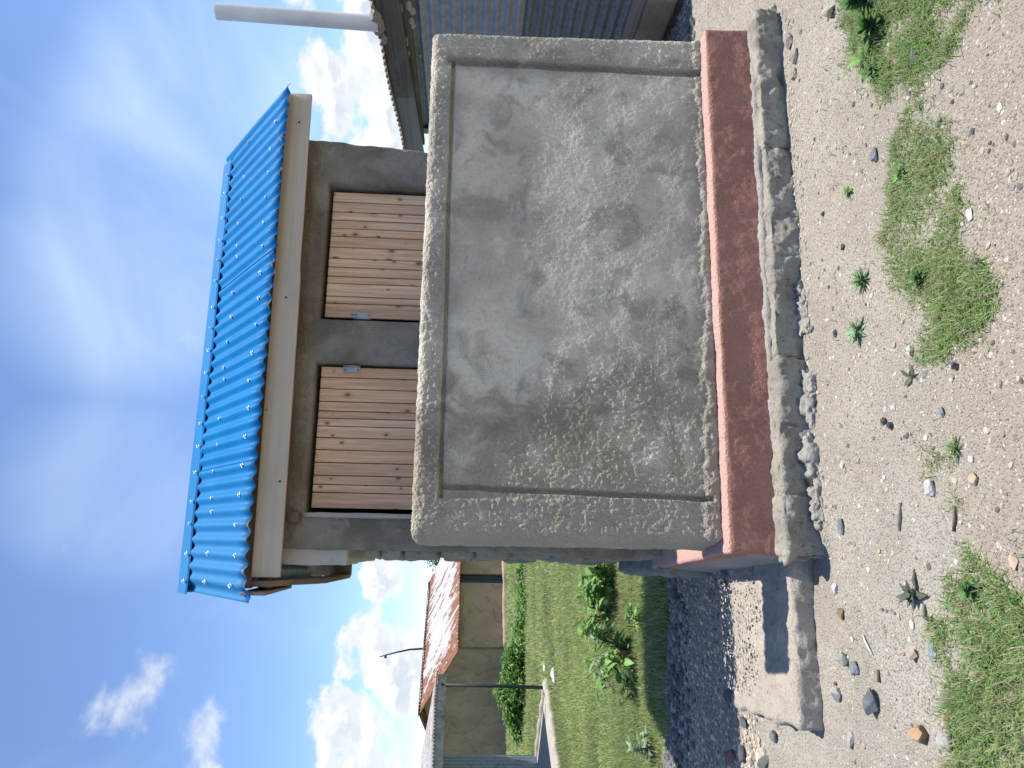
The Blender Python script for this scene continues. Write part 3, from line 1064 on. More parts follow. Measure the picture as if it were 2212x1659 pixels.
# doors made of tongue-and-groove boards
EDG = [[380, 470, 565, 668, 745, 805, 868, 960, 1058, 1158, 1258, 1330, 1392, 1515], [250, 360, 465, 552, 640, 725, 838, 955, 1045, 1140, 1212, 1345, 1415, 1560]]
DX = [(0.176, 0.972), (1.262, 2.046)]
for k in range(2):
    ed = np.array(EDG[k], float)
    t = (ed - ed[0]) / (ed[-1] - ed[0])
    xs = DX[k][1] - t * (DX[k][1] - DX[k][0])
    dz = [2.246, 2.250][k]
    yd = YB + 0.045
    # hidden ledges carry the boards
    door = ob('door', *box(DX[k][0] + 0.02, DX[k][1] - 0.02, yd + 0.024, yd + 0.05, 0.40, 2.2), MAT['underwood'], hut)
    tag(door, ['wide left door of knotty pine boards, hinged on its right edge', 'right door of knotty pine boards, hinged on its left edge'][k])
    for i in range(13):
        a, c_ = xs[i + 1] + 0.0020, xs[i] - 0.0020
        yo = random.uniform(0, 0.0025)
        g = 0.004
        V, F = rbox(np.array([a, a + g, (a + c_) / 2, c_ - g, c_]), np.array([yd + yo, yd + yo + g, yd + 0.02, yd + 0.022]),
                    np.concatenate([[0.345, 0.349], lin(0.5, dz - 0.02, 0.3), [dz - 0.004 + random.uniform(-0.003, 0.003), dz]]), g)
        cxm = (a + c_) / 2
        me = mesh('plank', V - np.array([cxm, yd, 1.3]), F, MAT['plank'])
        inst('plank', me, door, (cxm, yd, 1.3))
    # butt hinge: two leaves and a knuckle
    hx, hz = [(0.972, 2.075), (1.262, 2.035)][k]
    sgn = -1 if k == 0 else 1
    lo, hi = sorted((hx, hx + sgn * 0.034))
    hin = ob('hinge', *box(lo, hi, yd - 0.004, yd - 0.0005, hz - 0.048, hz + 0.048, 0.001), MAT['zinc'], door)
    ob('knuckle', *tube([(hx - sgn * 0.004, yd - 0.006, hz - 0.048), (hx - sgn * 0.004, yd - 0.006, hz + 0.048)], 0.0055, 8), MAT['zinc'], door)
    for q in (-0.036, 0.036):
        ob('hinge_screw', *tube([(hx + sgn * 0.019, yd - 0.0065, hz + q), (hx + sgn * 0.019, yd - 0.003, hz + q)], 0.0042, 8), MAT['dark_steel'], door)
# stop bead down the left of the left door, dark packing block under the fascia
V, F = rbox(lin(0.126, 0.152, 0.013), lin(YB - 0.012, YB + 0.03, 0.02), lin(0.34, 2.276, 0.04), 0.005, lambda P, N: fbm(P, 20, 2, 7) * 0.003)
ob('door_stop', V, F, MAT['concrete'], hut)
ob('added_ceiling', *box(-0.015, 2.29, 4.13, 5.41, 2.405, 2.425), MAT['void'], hut)  # unseen, added to block sky showing through the door gaps
ob('purlin_end', *box(-0.236, -0.02, 5.46, 5.56, 2.33, 2.475, 0.004), MAT['underwood'], hut)
ob('packing_block', *box(0.10, 0.148, 4.02, YB + 0.02, 2.285, 2.345, 0.004), MAT['twig'], hut)

# ---- roof
roof_root = ob('roof', *join([beam((-0.24, y, zc_), (2.5, y, zc_), 0.05, 0.06, (0, 0, 1), 0.004) for y, zc_ in ((3.99, 2.515), (4.36, 2.755), (4.66, 2.965), (4.80, 2.965), (5.15, 2.73), (5.52, 2.46))]),
               MAT['underwood'], hut)
PITCH, AMP, TH = 0.0765, 0.0092, 0.0012


def corr_sheet(x0, x1, ya, za, yb, zb, lift=0.0, phase=0.0, nper=8, nv=8, bend=0.0):
    """corrugated sheet, corrugations running from (ya, za) to (yb, zb)"""
    xs = np.linspace(x0, x1, int(round((x1 - x0) / PITCH * nper)) + 1)
    t = np.linspace(0, 1, nv)
    X, T = np.meshgrid(xs, t, indexing='ij')
    L = math.hypot(yb - ya, zb - za)
    ny, nz = -(zb - za) / L, (yb - ya) / L
    if nz < 0:
        ny, nz = -ny, -nz
    h = AMP * np.cos(2 * np.pi * X / PITCH + phase) + lift
    h = h + fbm(np.stack([X.ravel(), T.ravel() * 0.8, np.zeros(X.size)], -1), 2.5, 2, 12).reshape(X.shape) * 0.004 + bend * np.maximum(0, (x0 + 0.10 - X)) * -1
    out = []
    for off in (0, -TH):
        hh = h + off
        out.append(np.stack([X, ya + (yb - ya) * T + ny * hh, za + (zb - za) * T + nz * hh], -1).reshape(-1, 3))
    n = X.size
    i = np.arange(n).reshape(X.shape)
    q = np.stack([i[:-1, :-1], i[1:, :-1], i[1:, 1:], i[:-1, 1:]], -1).reshape(-1, 4)
    rim = np.concatenate([i[:, 0], i[-1, 1:], i[::-1, -1][1:], i[0, ::-1][1:-1]])
    rm = np.stack([rim, np.roll(rim, -1), np.roll(rim, -1) + n, rim + n], -1)
    return np.concatenate(out), [q, q[:, ::-1] + n, rm[:, ::-1]]


def two_faced(o, n):
    """grey backing coat on the underside of a painted sheet"""
    o.data.materials.append(MAT['iron_dark'])
    mi = np.zeros(len(o.data.polygons), np.int32)
    mi[n:2 * n] = 1
    o.data.polygons.foreach_set('material_index', mi)


EAVE = (3.845, 2.468)
RIDGE = (4.72, 3.082)
BACK = (5.66, 2.43)
bounds = [-0.303, 0.452, 0.991, 1.602, 2.553]
for k in range(4):
    V, F = corr_sheet(bounds[k] - (0.05 if k else 0), bounds[k + 1], *EAVE, RIDGE[0], RIDGE[1], 0.012 + (0.0028 if k % 2 else 0), bend=0.35 if k == 0 else 0)
    if k == 3:
        V[:, 1] -= 0.004
    two_faced(ob('roofing_sheet', V, F, MAT['roofblue'], roof_root), len(F[0]))
for k in range(3):
    V, F = corr_sheet(-0.303 + k * 0.94, -0.303 + (k + 1) * 0.952, RIDGE[0] + 0.004, RIDGE[1], *BACK, 0.012 + 0.003 * (k % 2))
    two_faced(ob('roofing_sheet', V, F, MAT['roofblue'], roof_root), len(F[0]))
# ridge cap: folded strip with rolled edges
sl_f = np.array([EAVE[0] - RIDGE[0], EAVE[1] - RIDGE[1]])
sl_f /= np.linalg.norm(sl_f)
sl_b = np.array([BACK[0] - RIDGE[0], BACK[1] - RIDGE[1]])
sl_b /= np.linalg.norm(sl_b)
nf = np.array([-sl_f[1] * -1, sl_f[0] * -1])
prof = []
apex = np.array([RIDGE[0], RIDGE[1] + 0.034])
prof.append(apex + sl_f * 0.150 + np.array([-0.002, -0.010]))
prof.append(apex + sl_f * 0.148)
prof.append(apex + sl_f * 0.06)
prof.append(apex + sl_f * 0.014)
prof.append(apex + np.array([0, 0.002]))
prof.append(apex + sl_b * 0.014)
prof.append(apex + sl_b * 0.15)
prof = np.array(prof)
xr = lin(-0.316, 2.478, 0.06)
A, B_ = np.meshgrid(xr, np.arange(len(prof)), indexing='ij')
V = np.zeros(A.shape + (3,))
V[..., 0] = A
V[..., 1] = prof[B_, 0]
V[..., 2] = prof[B_, 1] + 0.003 * np.sin(A * 9) * (B_ < 2) + fbm(np.stack([A.ravel(), B_.ravel() * 0.1, 0 * A.ravel()], -1), 3, 2, 5).reshape(A.shape) * 0.004
V2 = V.copy()
V2[..., 2] -= 0.0016
i = np.arange(A.size).reshape(A.shape)
q = np.stack([i[:-1, :-1], i[1:, :-1], i[1:, 1:], i[:-1, 1:]], -1).reshape(-1, 4)
rim = np.concatenate([i[:, 0], i[-1, 1:], i[::-1, -1][1:], i[0, ::-1][1:-1]])
rm = np.stack([rim, np.roll(rim, -1), np.roll(rim, -1) + A.size, rim + A.size], -1)
ob('ridge_cap', np.concatenate([V.reshape(-1, 3), V2.reshape(-1, 3)]), [q, q[:, ::-1] + A.size, rm], MAT['roofblue'], roof_root, smooth=False)

# roofing screws: four-pointed washer and a domed head, one shared mesh
sv, sf = [(0, 0, 0.0035)], []
for k in range(16):
    a = 2 * math.pi * k / 16
    r_ = 0.0135 if k % 4 == 0 else (0.0062 if k % 4 == 2 else 0.0078)
    sv.append((math.cos(a) * r_, math.sin(a) * r_, 0.001))
for k in range(16):
    sf.append((0, 1 + k, 1 + (k + 1) % 16))
hv, hf = tube([(0, 0, 0.002), (0, 0, 0.0068), (0, 0, 0.0085)], [0.0056, 0.0052, 0.003], 8)
SV, SF = join([(np.array(sv), np.array(sf)), (hv, hf)])
screw_me = mesh('roofing_screw', SV, SF, MAT['screw'], smooth=False)
fr_ang = math.atan2(RIDGE[1] - EAVE[1], RIDGE[0] - EAVE[0])


def screw(x, t, lift):
    L = math.hypot(RIDGE[0] - EAVE[0], RIDGE[1] - EAVE[1])
    ny, nz = -(RIDGE[1] - EAVE[1]) / L, (RIDGE[0] - EAVE[0]) / L
    y = EAVE[0] + (RIDGE[0] - EAVE[0]) * t + ny * lift
    z_ = EAVE[1] + (RIDGE[1] - EAVE[1]) * t + nz * lift
    inst('roofing_screw', screw_me, roof_root, (x, y, z_), (fr_ang + random.uniform(-.12, .12), random.uniform(-.12, .12), random.uniform(0, 1.5)), (1.25, 1.25, 1.25))


k0 = int(math.ceil(-0.24 / PITCH))
for n_, k in enumerate(range(k0, int(2.5 / PITCH), 2)):
    x = k * PITCH
    screw(x, 0.155 + random.uniform(-.02, .02), 0.0225)
    screw(x + (PITCH if n_ % 5 == 2 else 0), 0.585 + random.uniform(-.025, .025), 0.0225)
    if x < 2.4:
        screw(x + random.uniform(-.02, .02), 0.895, 0.0375)

# fascia, side boards, rear board
V, F = rbox(lin(-0.182, 2.545, 0.06), np.array([3.926, 3.932, 3.946, 3.952]), np.array([0, .006, .08, .138, .144]), 0.003, lambda P, N: fbm(P, 5, 2, 16) * 0.002)
V[:, 2] += 2.334 + 0.0135 * V[:, 0] + 0.006 * sstep(1.44, 1.46, V[:, 0]) * (V[:, 2] < 0.05)
ob('fascia_board', V, F, MAT['fascia'], hut)
for x, z_ in ((0.30, 2.37), (1.30, 2.42), (2.36, 2.43)):
    ob('nail', *tube([(x, 3.9235, z_), (x, 3.932, z_)], 0.006, 8), MAT['dark_steel'], hut)
ob('side_board', *beam((-0.216, 3.96, 2.455), (-0.232, 4.85, 2.285), 0.030, 0.125, (0, 0, 1), 0.003), MAT['underwood'], hut)
ob('side_board', *beam((-0.262, 3.90, 2.455), (-0.250, 4.35, 2.425), 0.016, 0.13, (0, 0, 1), 0.003), MAT['greywood'], hut)
ob('side_board', *beam((-0.236, 4.70, 2.300), (-0.243, 5.60, 2.285), 0.026, 0.12, (0, 0, 1), 0.003), MAT['underwood'], hut)
ob('rear_board', *beam((-0.24, 5.60, 2.30), (2.5, 5.60, 2.30), 0.025, 0.16, (0, 0, 1), 0.003), MAT['underwood'], hut)
# gable infill of sheet iron under the roof end
V, F = prism([(0, 0), (1, 0), (1, 1), (0, 1)], 0, 1)
for gx_ in (-0.02, 2.22):
    pts = [(3.98, 2.40), (5.56, 2.40), (4.73, 3.00)]
    V = np.array([[gx_ + dxx, p[0], p[1]] for dxx in (0, 0.02) for p in pts])
    ob('gable_panel', V, [np.array([[0, 1, 2], [5, 4, 3]]), np.array([[0, 3, 4, 1], [1, 4, 5, 2], [2, 5, 3, 0]])], MAT['iron_dark'], hut, smooth=False)
ob('roof_plate', *beam((-0.24, 4.05, 2.43), (2.3, 4.05, 2.43), 0.07, 0.06), MAT['underwood'], hut)
ob('roof_plate', *beam((-0.20, 5.33, 2.43), (2.3, 5.33, 2.43), 0.07, 0.09), MAT['underwood'], hut)

# ------------------------------------------------------------------ privacy wall in front
scr = thing('privacy_wall', 'thick grey cement screen wall with grooved border in front of the doors', 'wall', (1.2, 3.28, 0.33))
WX0, WX1, WZ0, WZ1, WY0, WY1 = 0.025, 2.415, 0.322, 1.632, 3.10, 3.345


def scr_disp(P, N):
    x, y, z = P[:, 0], P[:, 1], P[:, 2]
    d = fbm(P, 1.8, 3, 21) * 0.0022
    rough = sstep(0.75, 0.35, x + 0.35 * fbm(P, 3, 3, 22) + 0.15 * (z - 0.9)) * 0.75 + 0.18
    rough = np.maximum(rough, sstep(1.50, 1.56, z))
    rough = np.maximum(rough, sstep(2.22, 2.28, x) * 0.55)
    rough = np.maximum(rough, sstep(0.42, 0.36, z) * 1.0)
    rough = np.maximum(rough, sstep(0.10, 0.40, fbm(P, 2.6, 3, 27)) * 0.35)
    d = d + rough * (fbm(P, 26, 3, 23) * 0.0030 + fbm(P, 90, 2, 24) * 0.0032) + (0.22 + 1.1 * rough) * fbm(P * np.array([1.0, 1.0, 0.8]), 95, 2, 33, 0.6) * 0.0024 * (0.55 + 0.9 * sstep(-0.25, 0.4, fbm(P, 5, 3, 34)))
    d = d + 0.003 * fbm(P, 9, 3, 25)
    front = N[:, 1] < -0.7
    wob = 0.006 * fbm(P, 5, 2, 26)
    # top band stands proud above a step
    gtop = 1.528 + 0.008 * (x - 1.2) + wob
    inx = sstep(0.18, 0.20, x) * sstep(2.28, 2.265, x)
    d = d + front * (-0.010 * inx * sstep(gtop + 0.003, gtop - 0.003, z) * sstep(0.36, 0.40, z) * sstep(gtop - 0.9, gtop, z))
    d = d - front * inx * 0.022 * np.exp(-((z - gtop + 0.007) / 0.0075) ** 4)
    # right groove
    gr = 2.222 + 0.038 * (z - 0.36) / 1.18 + wob
    d = d - front * 0.034 * np.exp(-((x - gr) / 0.0170) ** 6) * sstep(1.565, 1.545, z)
    # left incised line
    gl = 0.203 + 0.040 * (z - 0.36) / 1.18 + wob
    d = d - front * 0.026 * np.exp(-((x - gl) / 0.0105) ** 4) * sstep(1.52, 1.50, z) * sstep(0.355, 0.365, z)
    # crumbly foot
    foot = 0.375 + 0.02 * fbm(P, 8, 3, 28) + 0.03 * sstep(1.2, 0.2, x)
    d = d + front * (0.010 * sstep(foot, foot - 0.025, z))
    d = d + front * sstep(foot + 0.01, foot - 0.01, z) * fbm(P, 40, 3, 29) * 0.010
    # chips on the arris
    d = d - sstep(0.25, 0.55, fbm(P, 7, 3, 30)) * 0.014 * sstep(1.58, 1.625, z)
    return d


ysw = np.concatenate([lin(WY0, WY0 + 0.05, 0.008), lin(WY0 + 0.07, WY1 - 0.06, 0.05), lin(WY1 - 0.045, WY1, 0.012)])
V, F = rbox(lin(WX0, WX1, 0.0039), ysw, lin(WZ0, WZ1, 0.0039), 0.034, scr_disp, ('z-', 'y+'))
V[:, 0] -= (V[:, 1] - WY0) * 0.16 * (V[:, 0] < 0.5)
V[:, 1] += (0.037 + 0.030 * sstep(1.15, 0.05, V[:, 0])) * (V[:, 2] - WZ0)
ob('wall_core', V, F, MAT['screen'], scr)
ob('back_face', *box(WX0 + 0.01, WX1 - 0.03, WY1 - 0.06, WY1 - 0.004, WZ0 + 0.008, WZ1 - 0.04, 0.02), MAT['screen'], scr)

# ------------------------------------------------------------------ iron-clad shed on the right
shed = thing('iron_shed', 'low shed clad in weathered corrugated iron to the right of the latrine', 'shed', (3.65, 5.2, 0.0))


def corr_panel(x, ya, yb, za, zb, pitch=0.076, amp=0.012, slope=0.0, seed=0, nper=6):
    """wall sheet facing -x with level corrugations"""
    zs = np.linspace(za, zb, int(round((zb - za) / pitch * nper)) + 1)
    ys = np.linspace(ya, yb, 16)
    Y, Z = np.meshgrid(ys, zs, indexing='ij')
    n = fbm(np.stack([Y.ravel(), Z.ravel(), 0 * Y.ravel()], -1), 1.7, 3, seed).reshape(Y.shape)
    X = x - amp * np.cos(2 * np.pi * Z / pitch) + n * 0.008
    i = np.arange(Y.size).reshape(Y.shape)
    q = np.stack([i[:-1, :-1], i[:-1, 1:], i[1:, 1:], i[1:, :-1]], -1).reshape(-1, 4)
    Vv = np.stack([X, Y, Z + slope * (Y - ya)], -1).reshape(-1, 3)
    V2 = Vv.copy()
    V2[:, 0] += 0.0015
    return np.concatenate([Vv, V2]), [q, q[:, ::-1] + len(Vv)]


SX = 3.66
YF, YE = 4.30, 6.12
SHED_PARTS = []
ob('wall_sheet', *corr_panel(SX, YF, YE, 0.36, 1.125, seed=3), MAT['iron_dark'], shed)
ob('wall_sheet', *corr_panel(SX - 0.012, YF, YE - 0.01, 1.10, 1.83, seed=5), MAT['iron_blue'], shed)
ob('wall_sheet', *corr_panel(SX + 0.006, YF, YE, 1.80, 1.99, seed=6), MAT['iron_grey'], shed)
ob('corner_trim', *join([box(SX - 0.03, SX - 0.022, YE - 0.075, YE + 0.004, 0.3, 2.0, 0.002), box(SX - 0.03, SX + 0.06, YE + 0.002, YE + 0.009, 0.3, 2.0, 0.002)]), MAT['iron_grey'], shed)
for y, z_ in ((YE - 0.04, 0.7), (YE - 0.04, 1.3), (YE - 0.04, 1.93), (5.02, 1.86)):
    ob('sheet_screw', *tube([(SX - 0.036, y, z_), (SX - 0.012, y, z_)], 0.012, 8), MAT['zinc'], shed)
ob('side_lining', *box(SX + 0.03, SX + 0.09, YF, YE, 0.1, 2.02), MAT['void'], shed)
ob('front_sheet', *box(SX + 0.03, 6.2, YF - 0.02, YF, 0.15, 2.05), MAT['iron_blue'], shed)
ob('back_sheet', *box(SX + 0.03, 6.2, YE - 0.02, YE, 0.15, 2.0), MAT['iron_grey'], shed)
ob('sill_board', *box(SX - 0.035, SX + 0.03, YF - 0.02, YE, 0.285, 0.375, 0.006), MAT['greywood'], shed)
V, F = rbox(lin(SX - 0.05, SX + 0.12, 0.04), lin(YF - 0.03, YE + 0.05, 0.03), lin(0.075, 0.285, 0.03), 0.012, lambda P, N: fbm(P, 7, 3, 133) * 0.010)
ob('base_wall', V, F, MAT['shed_base'], shed)
V, F = rbox(lin(SX - 0.02, SX + 0.2, 0.05), lin(YF, YE, 0.05), lin(-0.1, 0.08, 0.05), 0.02, lambda P, N: fbm(P, 7, 3, 134) * 0.012)
ob('base_gap_shade', V, F, MAT['void'], shed)  # dark strip painted for the shade in the gap under the base
# eaves: old boards, a plate behind them, roof sheet ends
ob('eaves_board', *beam((3.585, 4.22, 2.045), (3.58, 5.486, 2.005), 0.03, 0.165, (0, 0, 1), 0.003), MAT['oldwood'], shed)
ob('eaves_board', *beam((3.583, 5.492, 2.004), (3.578, 6.50, 1.972), 0.028, 0.155, (0, 0, 1), 0.003), MAT['greywood'], shed)
ob('wall_plate', *beam((3.64, 4.22, 1.935), (3.64, 6.3, 1.925), 0.05, 0.07, (0, 0, 1), 0.004), MAT['oldwood'], shed)
xs_ = np.linspace(3.535, 6.3, 14)
ys_ = np.linspace(4.2, 6.56, int(2.36 / 0.076 * 6))
X, Y = np.meshgrid(xs_, ys_, indexing='ij')
Zr = 2.150 - 0.035 * (Y - 4.2) + 0.10 * (X - 3.55) + 0.009 * np.cos(2 * np.pi * Y / 0.076) + 0.006 * np.sin(Y * 5)
i = np.arange(X.size).reshape(X.shape)
q = np.stack([i[:-1, :-1], i[1:, :-1], i[1:, 1:], i[:-1, 1:]], -1).reshape(-1, 4)
Xe = X - 0.008 * np.cos(2 * np.pi * Y / 0.076) * (X < 3.6)
A = np.stack([Xe, Y, Zr], -1).reshape(-1, 3)
B2 = A - np.array([0, 0, 0.004])
rim = np.concatenate([i[:, 0], i[-1, 1:], i[::-1, -1][1:], i[0, ::-1][1:-1]])
rm = np.stack([rim, np.roll(rim, -1), np.roll(rim, -1) + X.size, rim + X.size], -1)
ob('roof_sheet', np.concatenate([A, B2]), [q, q[:, ::-1] + X.size, rm[:, ::-1]], MAT['iron_old'], shed)


def lump(seed, c_, r, rough=0.2):
    V, F = ico(3)
    V = V * (1 + rough * fbm(V + seed, 2.0, 4, seed)[:, None])
    return V * np.array(r) + np.array(c_), F


V, F = join([lump(400, (3.60, 4.62, 2.128), (0.085, 0.125, 0.05)), lump(401, (3.565, 4.76, 2.10), (0.03, 0.05, 0.028), 0.3), lump(402, (3.58, 4.55, 2.135), (0.05, 0.07, 0.045), 0.3)])
ob('mortar_collar', V, F, MAT['mortar'], shed)
for k, (y, z_, w) in enumerate([(4.47, 1.90, .05), (4.52, 1.878, .03), (4.62, 1.892, .03), (4.67, 1.885, .025)]):
    ob('foam_blob', *lump(410 + k, (3.612, y, z_), (0.02, w, 0.02), 0.3), MAT['foam'], shed)
for k, (y, w) in enumerate([(4.35, .06), (4.5, .05), (4.85, .07), (4.98, .05)]):
    ob('mortar_smear', *lump(420 + k, (3.613, y, 1.965 - 0.03 * (y - 4.5)), (0.012, w, 0.02), 0.35), MAT['foam'], shed)

pp = [(3.560, 4.60, 2.12), (3.568, 4.60, 2.5), (3.577, 4.60, 2.9), (3.584, 4.60, 3.235)]
pipe = thing('vent_pipe', 'tall white plastic vent pipe standing on the edge of the iron shed roof', 'pipe', (3.585, 4.60, 2.10))
V, F = join([tube(pp, 0.054, 28, False), tube(pp[::-1], 0.049, 28, False)])
ob('pipe_shaft', V, F, MAT['pvc'], pipe)

# ------------------------------------------------------------------ far house with peeling roof
E0 = np.array([-3.795, 28.6, 1.594])
dL = np.array([0.785, 0.62, 0.0])
nL = np.array([-0.62, 0.785, 0.0])
house = thing('mud_plaster_house', 'long brown plastered house with rust-streaked peeling white roof beyond the lawn', 'house', (-3.6, 29.2, -0.25))
LR, DR, HR = 6.3, 4.8, 1.48


def hp(u, v, z_):
    return E0 * np.array([1, 1, 0]) + dL * u + nL * v + np.array([0, 0, z_])


def hquad(name, pts, mat, parent, thick=None, col=None):
    P4 = np.array(pts, float)
    n = np.cross(P4[1] - P4[0], P4[2] - P4[0])
    n /= np.linalg.norm(n)
    t = thick or 0.03
    V = np.concatenate([P4, P4 - n * t])
    k = len(P4)
    F = [np.array([list(range(k))]), np.array([list(range(k, 2 * k))[::-1]]), np.array([[j, j + k, (j + 1) % k + k, (j + 1) % k] for j in range(k)])]
    if col is not None:
        col = np.concatenate([col, col])
    return ob(name, V, F, mat, parent, False, col)


IN = 0.35
zb = -0.28
# front wall in two lengths round the barred window
W0, W1 = 3.17, 3.61
zt = 1.60
hquad('front_wall', [hp(IN, IN, zb), hp(W0, IN, zb), hp(W0, IN, zt), hp(IN, IN, zt)], MAT['housewall'], house, 0.2)
hquad('front_wall', [hp(W1, IN, zb), hp(LR + 2, IN, zb), hp(LR + 2, IN, zt), hp(W1, IN, zt)], MAT['housewall'], house, 0.2)
win = hquad('window', [hp(W0, IN + 0.10, zb), hp(W1, IN + 0.10, zb), hp(W1, IN + 0.10, zt), hp(W0, IN + 0.10, zt)], MAT['glass'], house, 0.02)
hh = (zt - zb)
V, F = join([beam(hp(W0, IN + 0.08, zb + hh * f), hp(W1, IN + 0.08, zb + hh * f), 0.03, 0.04) for f in (0.03, 0.25, 0.5, 0.75, 0.97)] +
            [beam(hp(W0 + (W1 - W0) * f, IN + 0.08, zb), hp(W0 + (W1 - W0) * f, IN + 0.08, zt), 0.03, 0.04, dL) for f in (0.05, 0.62, 0.95)])
ob('window_frame', V, F, MAT['dark_steel'], win, False)
gd = 2 * DR - IN
hquad('gable_wall', [hp(IN, IN + 0.002, -1.0), hp(IN, IN + 0.002, 1.66), hp(IN, DR, 1.594 + HR - 0.15), hp(IN, gd, 2.25), hp(IN, gd, -1.0)], MAT['housewall'], house, 0.2)
# mud bench along the foot
V, F = rbox(lin(0.0, LR + 1.7, 0.08), lin(-0.05, 0.33, 0.06), lin(-0.3, 0.10, 0.05), 0.05, lambda P, N: fbm(P, 2.2, 4, 140) * 0.07)
V = np.array([hp(0, 0, 0)]) + V[:, :1] * dL + V[:, 1:2] * nL + V[:, 2:] * np.array([0, 0, 1.0]) + np.array([0, 0, -0.22]) + dL * 0.3
ob('mud_footing', V, F, MAT['mudbank'], house)


def house_slope(name, va, za, vb, zb_, mat):
    us = np.linspace(-0.05, LR, 200)
    vs_ = np.linspace(0, 1, 14)
    U, T = np.meshgrid(us, vs_, indexing='ij')
    base = E0 * np.array([1, 1, 0])
    ridge_h = 0.022 * np.cos(2 * np.pi * U / 0.15)
    Vv = base + U[..., None] * dL + (va + (vb - va) * T)[..., None] * nL
    Vv[..., 2] = za + (zb_ - za) * T + ridge_h + 0.03 * fbm(np.stack([U.ravel(), T.ravel(), 0 * U.ravel()], -1), 1.2, 2, 8).reshape(U.shape)
    i = np.arange(U.size).reshape(U.shape)
    q = np.stack([i[:-1, :-1], i[1:, :-1], i[1:, 1:], i[:-1, 1:]], -1).reshape(-1, 4)
    Vv = Vv.reshape(-1, 3)
    V2 = Vv - np.array([0, 0, 0.02])
    cc = np.zeros((len(Vv), 3))
    cc[:, 0] = U.ravel()
    cc[:, 1] = T.ravel()
    rim = np.concatenate([i[:, 0], i[-1, 1:], i[::-1, -1][1:], i[0, ::-1][1:-1]])
    rm = np.stack([rim, np.roll(rim, -1), np.roll(rim, -1) + U.size, rim + U.size], -1)
    return ob(name, np.concatenate([Vv, V2]), [q, q[:, ::-1] + U.size, rm[:, ::-1]], mat, house, True, np.concatenate([cc, cc]))


house_slope('roof', 0, 1.594, DR, 1.594 + HR, MAT['houseroof'])
house_slope('roof', 2 * DR, 2.20, DR + 0.01, 1.594 + HR, MAT['houseroof'])
V, F = beam(hp(-0.08, DR - 0.05, 1.594 + HR + 0.035), hp(LR, DR - 0.05, 1.594 + HR + 0.02), 0.30, 0.02)
ob('ridge_capping', V, F, MAT['iron_rust'], house)
ob('barge_board', *beam(hp(-0.03, DR, 1.56 + HR), hp(-0.03, 2 * DR, 2.17), 0.03, 0.09), MAT['oldwood'], house)
rod = [hp(2.9, DR, 1.594 + HR), hp(2.85, DR, 3.7), hp(2.7, DR, 4.3), hp(2.50, DR, 4.95)]
aer = thing('aerial_rod', 'thin bent aerial rod standing up from the rusty roof', 'aerial', tuple(rod[0]))
ob('rod', *tube([tuple(p) for p in rod], [0.045, 0.04, 0.035, 0.025], 6), MAT['dark_steel'], aer)
V, F = lump(430, tuple(rod[3] - np.array([0, 0, 0.25])), (0.07, 0.07, 0.06), 0.2)
ob('knob', V, F, MAT['dark_steel'], aer)

# ------------------------------------------------------------------ veranda house at the far left
ver = thing('veranda_house', 'grey iron-clad house with a veranda on a single dark post at the far left', 'house', (-2.6, 12.0, 0.0))
dv = np.array([-0.45, -0.893, 0.0])
ev = np.array([-0.72, 0.69, 0.0])
VA = np.array([-2.16, 12.62, 0.0])
VD = np.array([-3.60, 14.0, 0.0])
V, F = prism([tuple((VA)[:2]), tuple((VD)[:2]), tuple((VD + dv * 5)[:2]), tuple((VA + dv * 5)[:2])][::-1], -0.15, 0.05)
ob('veranda_floor', V, F, MAT['concrete'], ver, False)
pth = [VA + np.array([0, 0, 0.0]) + dv * t + np.array([0.0, 0.0, 0.03]) for t in np.linspace(0, 5, 30)]
V, F = tube([tuple(p + np.array([0.02, 0, -0.01 + 0.015 * math.sin(n_ * 2.3)])) for n_, p in enumerate(pth)], 0.075, 8)
ob('floor_edge', V, F, MAT['slab'], ver)
pth = [VA * (1 - t) + VD * t + np.array([0, 0, 0.035]) for t in np.linspace(0, 1, 14)]
V, F = tube([tuple(p + np.array([0, 0, 0.012 * math.sin(n_ * 1.9)])) for n_, p in enumerate(pth)], 0.065, 8)
ob('floor_edge', V, F, MAT['slab'], ver)
ob('post', *tube([tuple(VA + np.array([-0.08, 0.0, 0.0])), tuple(VA + np.array([-0.06, 0.02, 0.8])), tuple(VA + np.array([-0.05, 0.03, 1.72]))], [0.03, 0.028, 0.027], 10), MAT['dark_steel'], ver)
# wall of upright sheets
us = np.linspace(0, 4, int(4 / 0.076 * 6))
zs = np.linspace(0.0, 1.9, 8)
U, Z = np.meshgrid(us, zs, indexing='ij')
nrm = np.cross(dv, (0, 0, 1.0))
Vv = VD + U[..., None] * dv + (0.011 * np.cos(2 * np.pi * U / 0.076))[..., None] * nrm
Vv[..., 2] = Z
i = np.arange(U.size).reshape(U.shape)
q = np.stack([i[:-1, :-1], i[1:, :-1], i[1:, 1:], i[:-1, 1:]], -1).reshape(-1, 4)
ob('wall_sheet', Vv.reshape(-1, 3), q, MAT['iron_grey'], ver)
tr0 = VD + dv * 0.06 - nrm * 0.016 * np.sign(nrm[0]) * -1
ob('corner_trim', *beam(tuple(VD + dv * 0.05 + nrm * 0.02), tuple(VD + dv * 0.05 + nrm * 0.02 + np.array([0, 0, 1.72])), 0.15, 0.02, tuple(nrm)), MAT['iron_grey'], ver)
for k, z_ in enumerate((0.3, 0.7, 1.1, 1.4)):
    ob('trim_screw', *lump(440 + k, tuple(VD + dv * 0.05 + nrm * 0.035 + np.array([0, 0, z_])), (0.018,) * 3, 0.1), MAT['zinc'], ver)
# end wall and inner lining
hquad('end_wall', [VD + np.array([0, 0, 0]), VD + ev * 4, VD + ev * 4 + np.array([0, 0, 2.2]), VD + np.array([0, 0, 1.85])], MAT['iron_grey'], ver, 0.03)
